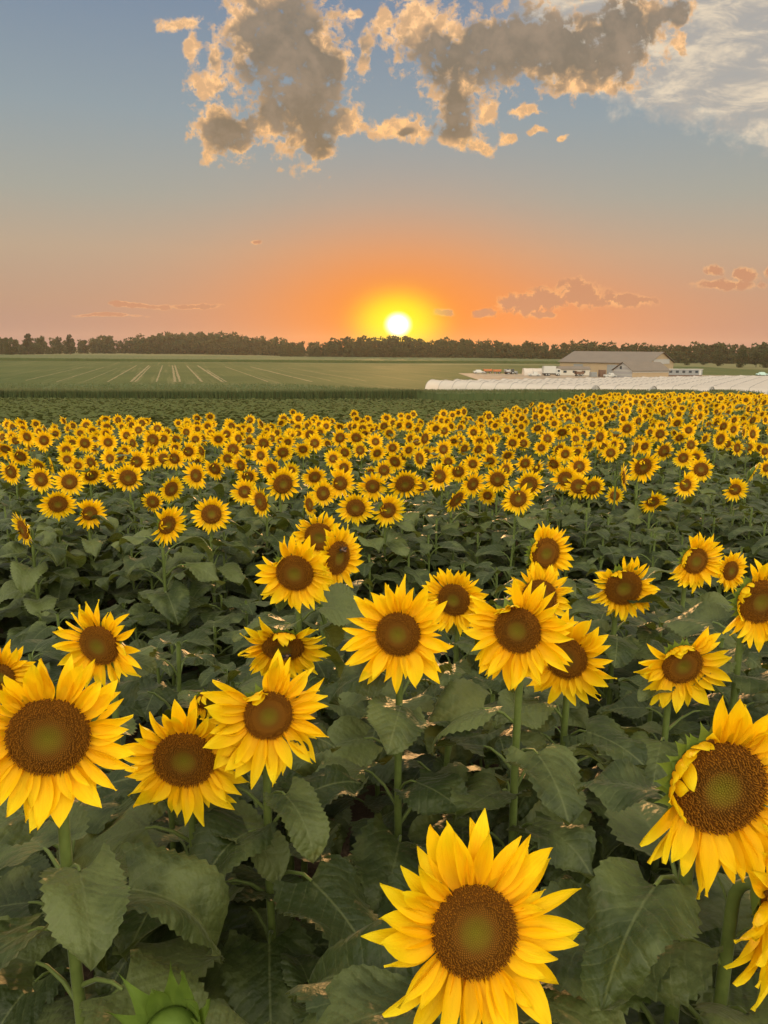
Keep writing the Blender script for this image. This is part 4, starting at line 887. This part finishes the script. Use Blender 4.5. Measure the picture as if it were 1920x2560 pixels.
# the rest of the crowd, past three hundred blooms: one object
crowd = G(); nC = 0
def edge_y(x):                                  # how far the sunflower field reaches
    return float(np.interp(x, [-14, -6, 0, 5, 9, 14, 20, 30], [19, 20, 22, 27, 36, 43, 48, 52]))
tries = 0
cell = {}
for (a, b) in USED: cell.setdefault((int(a // .5), int(b // .5)), []).append((a, b))
def free(x, y, r):
    for i in (-1, 0, 1):
        for j in (-1, 0, 1):
            for (a, b) in cell.get((int(x // .5) + i, int(y // .5) + j), []):
                if (a - x) ** 2 + (b - y) ** 2 < r * r: return False
    return True
def cam_px(p):
    v = CM.inverted() @ Vector(p); return (960 + FPX * v.x / -v.z, 1280 - FPX * v.y / -v.z) if v.z < -.05 else (-999, -999)
while tries < 9000:
    tries += 1
    y = 12.5 + 40 * rng.rand() ** .8; x = rng.uniform(-.62 * y, .62 * y)
    if y > edge_y(x) + rng.normal(0, .8): continue
    if rng.rand() > (.28 if y < 18 else .6 if y < 26 else 1): continue
    if not free(x, y, .42): continue
    z = gh(x, y) + rng.normal(1.5, .09); p_ = cam_px((x, y, z))
    cell.setdefault((int(x // .5), int(y // .5)), []).append((x, y)); nC += 1
    n = head_normal(rng.normal(6, 24), rng.normal(-7, 12)); R = rng.uniform(.13, .165); P = Vector((x, y, z)); pts = stem_path((x, y, gh(x, y)), P, n, R * .5)
    if p_[0] > -60 and p_[0] < 1980:
        crowd.addG(body_geo(pts, .010, 4, rng, .24, LLG, .9), Matrix()); crowd.addG(FARG[rng.randint(5)], frame(P, n) @ Matrix.Scale(R, 4))
setp(link('sunflower_crowd', crowd.mesh('sunflower_crowd', MATS5)), kind='stuff', label='countless more sunflowers filling the back of the field', cat='sunflowers')
print('individual sunflowers', count, 'crowd', nC)
# leafy plants between the blooms whose own heads stay out of sight: one mass of foliage
fol = G(); nF = 0
for _ in range(6000):
    y = .5 + 19 * rng.rand() ** .75; x = rng.uniform(-.60 * y - .6, .60 * y + .6)
    gap = (3.2 < y < 5.9) if x < 1.2 else (4.4 < y < 6.4)
    if gap and rng.rand() < (.75 if x < 1.2 else .6): continue
    if not free(x, y, .26 if y > 5 else .30): continue
    cell.setdefault((int(x // .5), int(y // .5)), []).append((x, y))
    H = rng.uniform(1.0, 1.42) if y < 4 else rng.uniform(1.05, 1.42)
    if gap: H = rng.uniform(.6, 1.0)
    if y < 1.5: H = rng.uniform(.5, 1.0)
    z0 = gh(x, y); top = Vector((x + rng.normal(0, .03), y, z0 + H)); pts = stem_path((x, y, z0), top, Vector((0, -.3, 1)).normalized(), .02)
    fol.addG(body_geo(pts, .010, 15 if y < 9 else 7, rng, .21 if y < 3 else .24, LHG if y < 3.2 else LLG, .15 if y < 9 else .6, Vector((0, 0, 0)) if y < 9 else None), Matrix()); nF += 1
setp(link('sunflower_foliage', fol.mesh('sunflower_foliage', MATS5)), kind='stuff', label='dense dark sunflower leaves and stems filling the rows between blooms', cat='foliage')
print("foliage plants", nF)
# ------------------------------------------------------------------ the hazy evening air over the fields
hm = bpy.data.materials.new('haze'); hm.use_nodes = True; t = NT(hm.node_tree)
vol = t.n('ShaderNodeVolumePrincipled', {'Color': (1.0, 0.86, 0.74, 1), 'Density': 0.00010, 'Anisotropy': 0.5})
t.n('ShaderNodeOutputMaterial', {'Volume': vol.outputs[0]})
g = G(); g.add(*box(-2300, 2300, -450, 2700, -7.7, 42)); setp(link('haze', g.mesh('haze', [hm], False)), kind='stuff', label='thin warm evening haze lying over the fields', cat='haze')
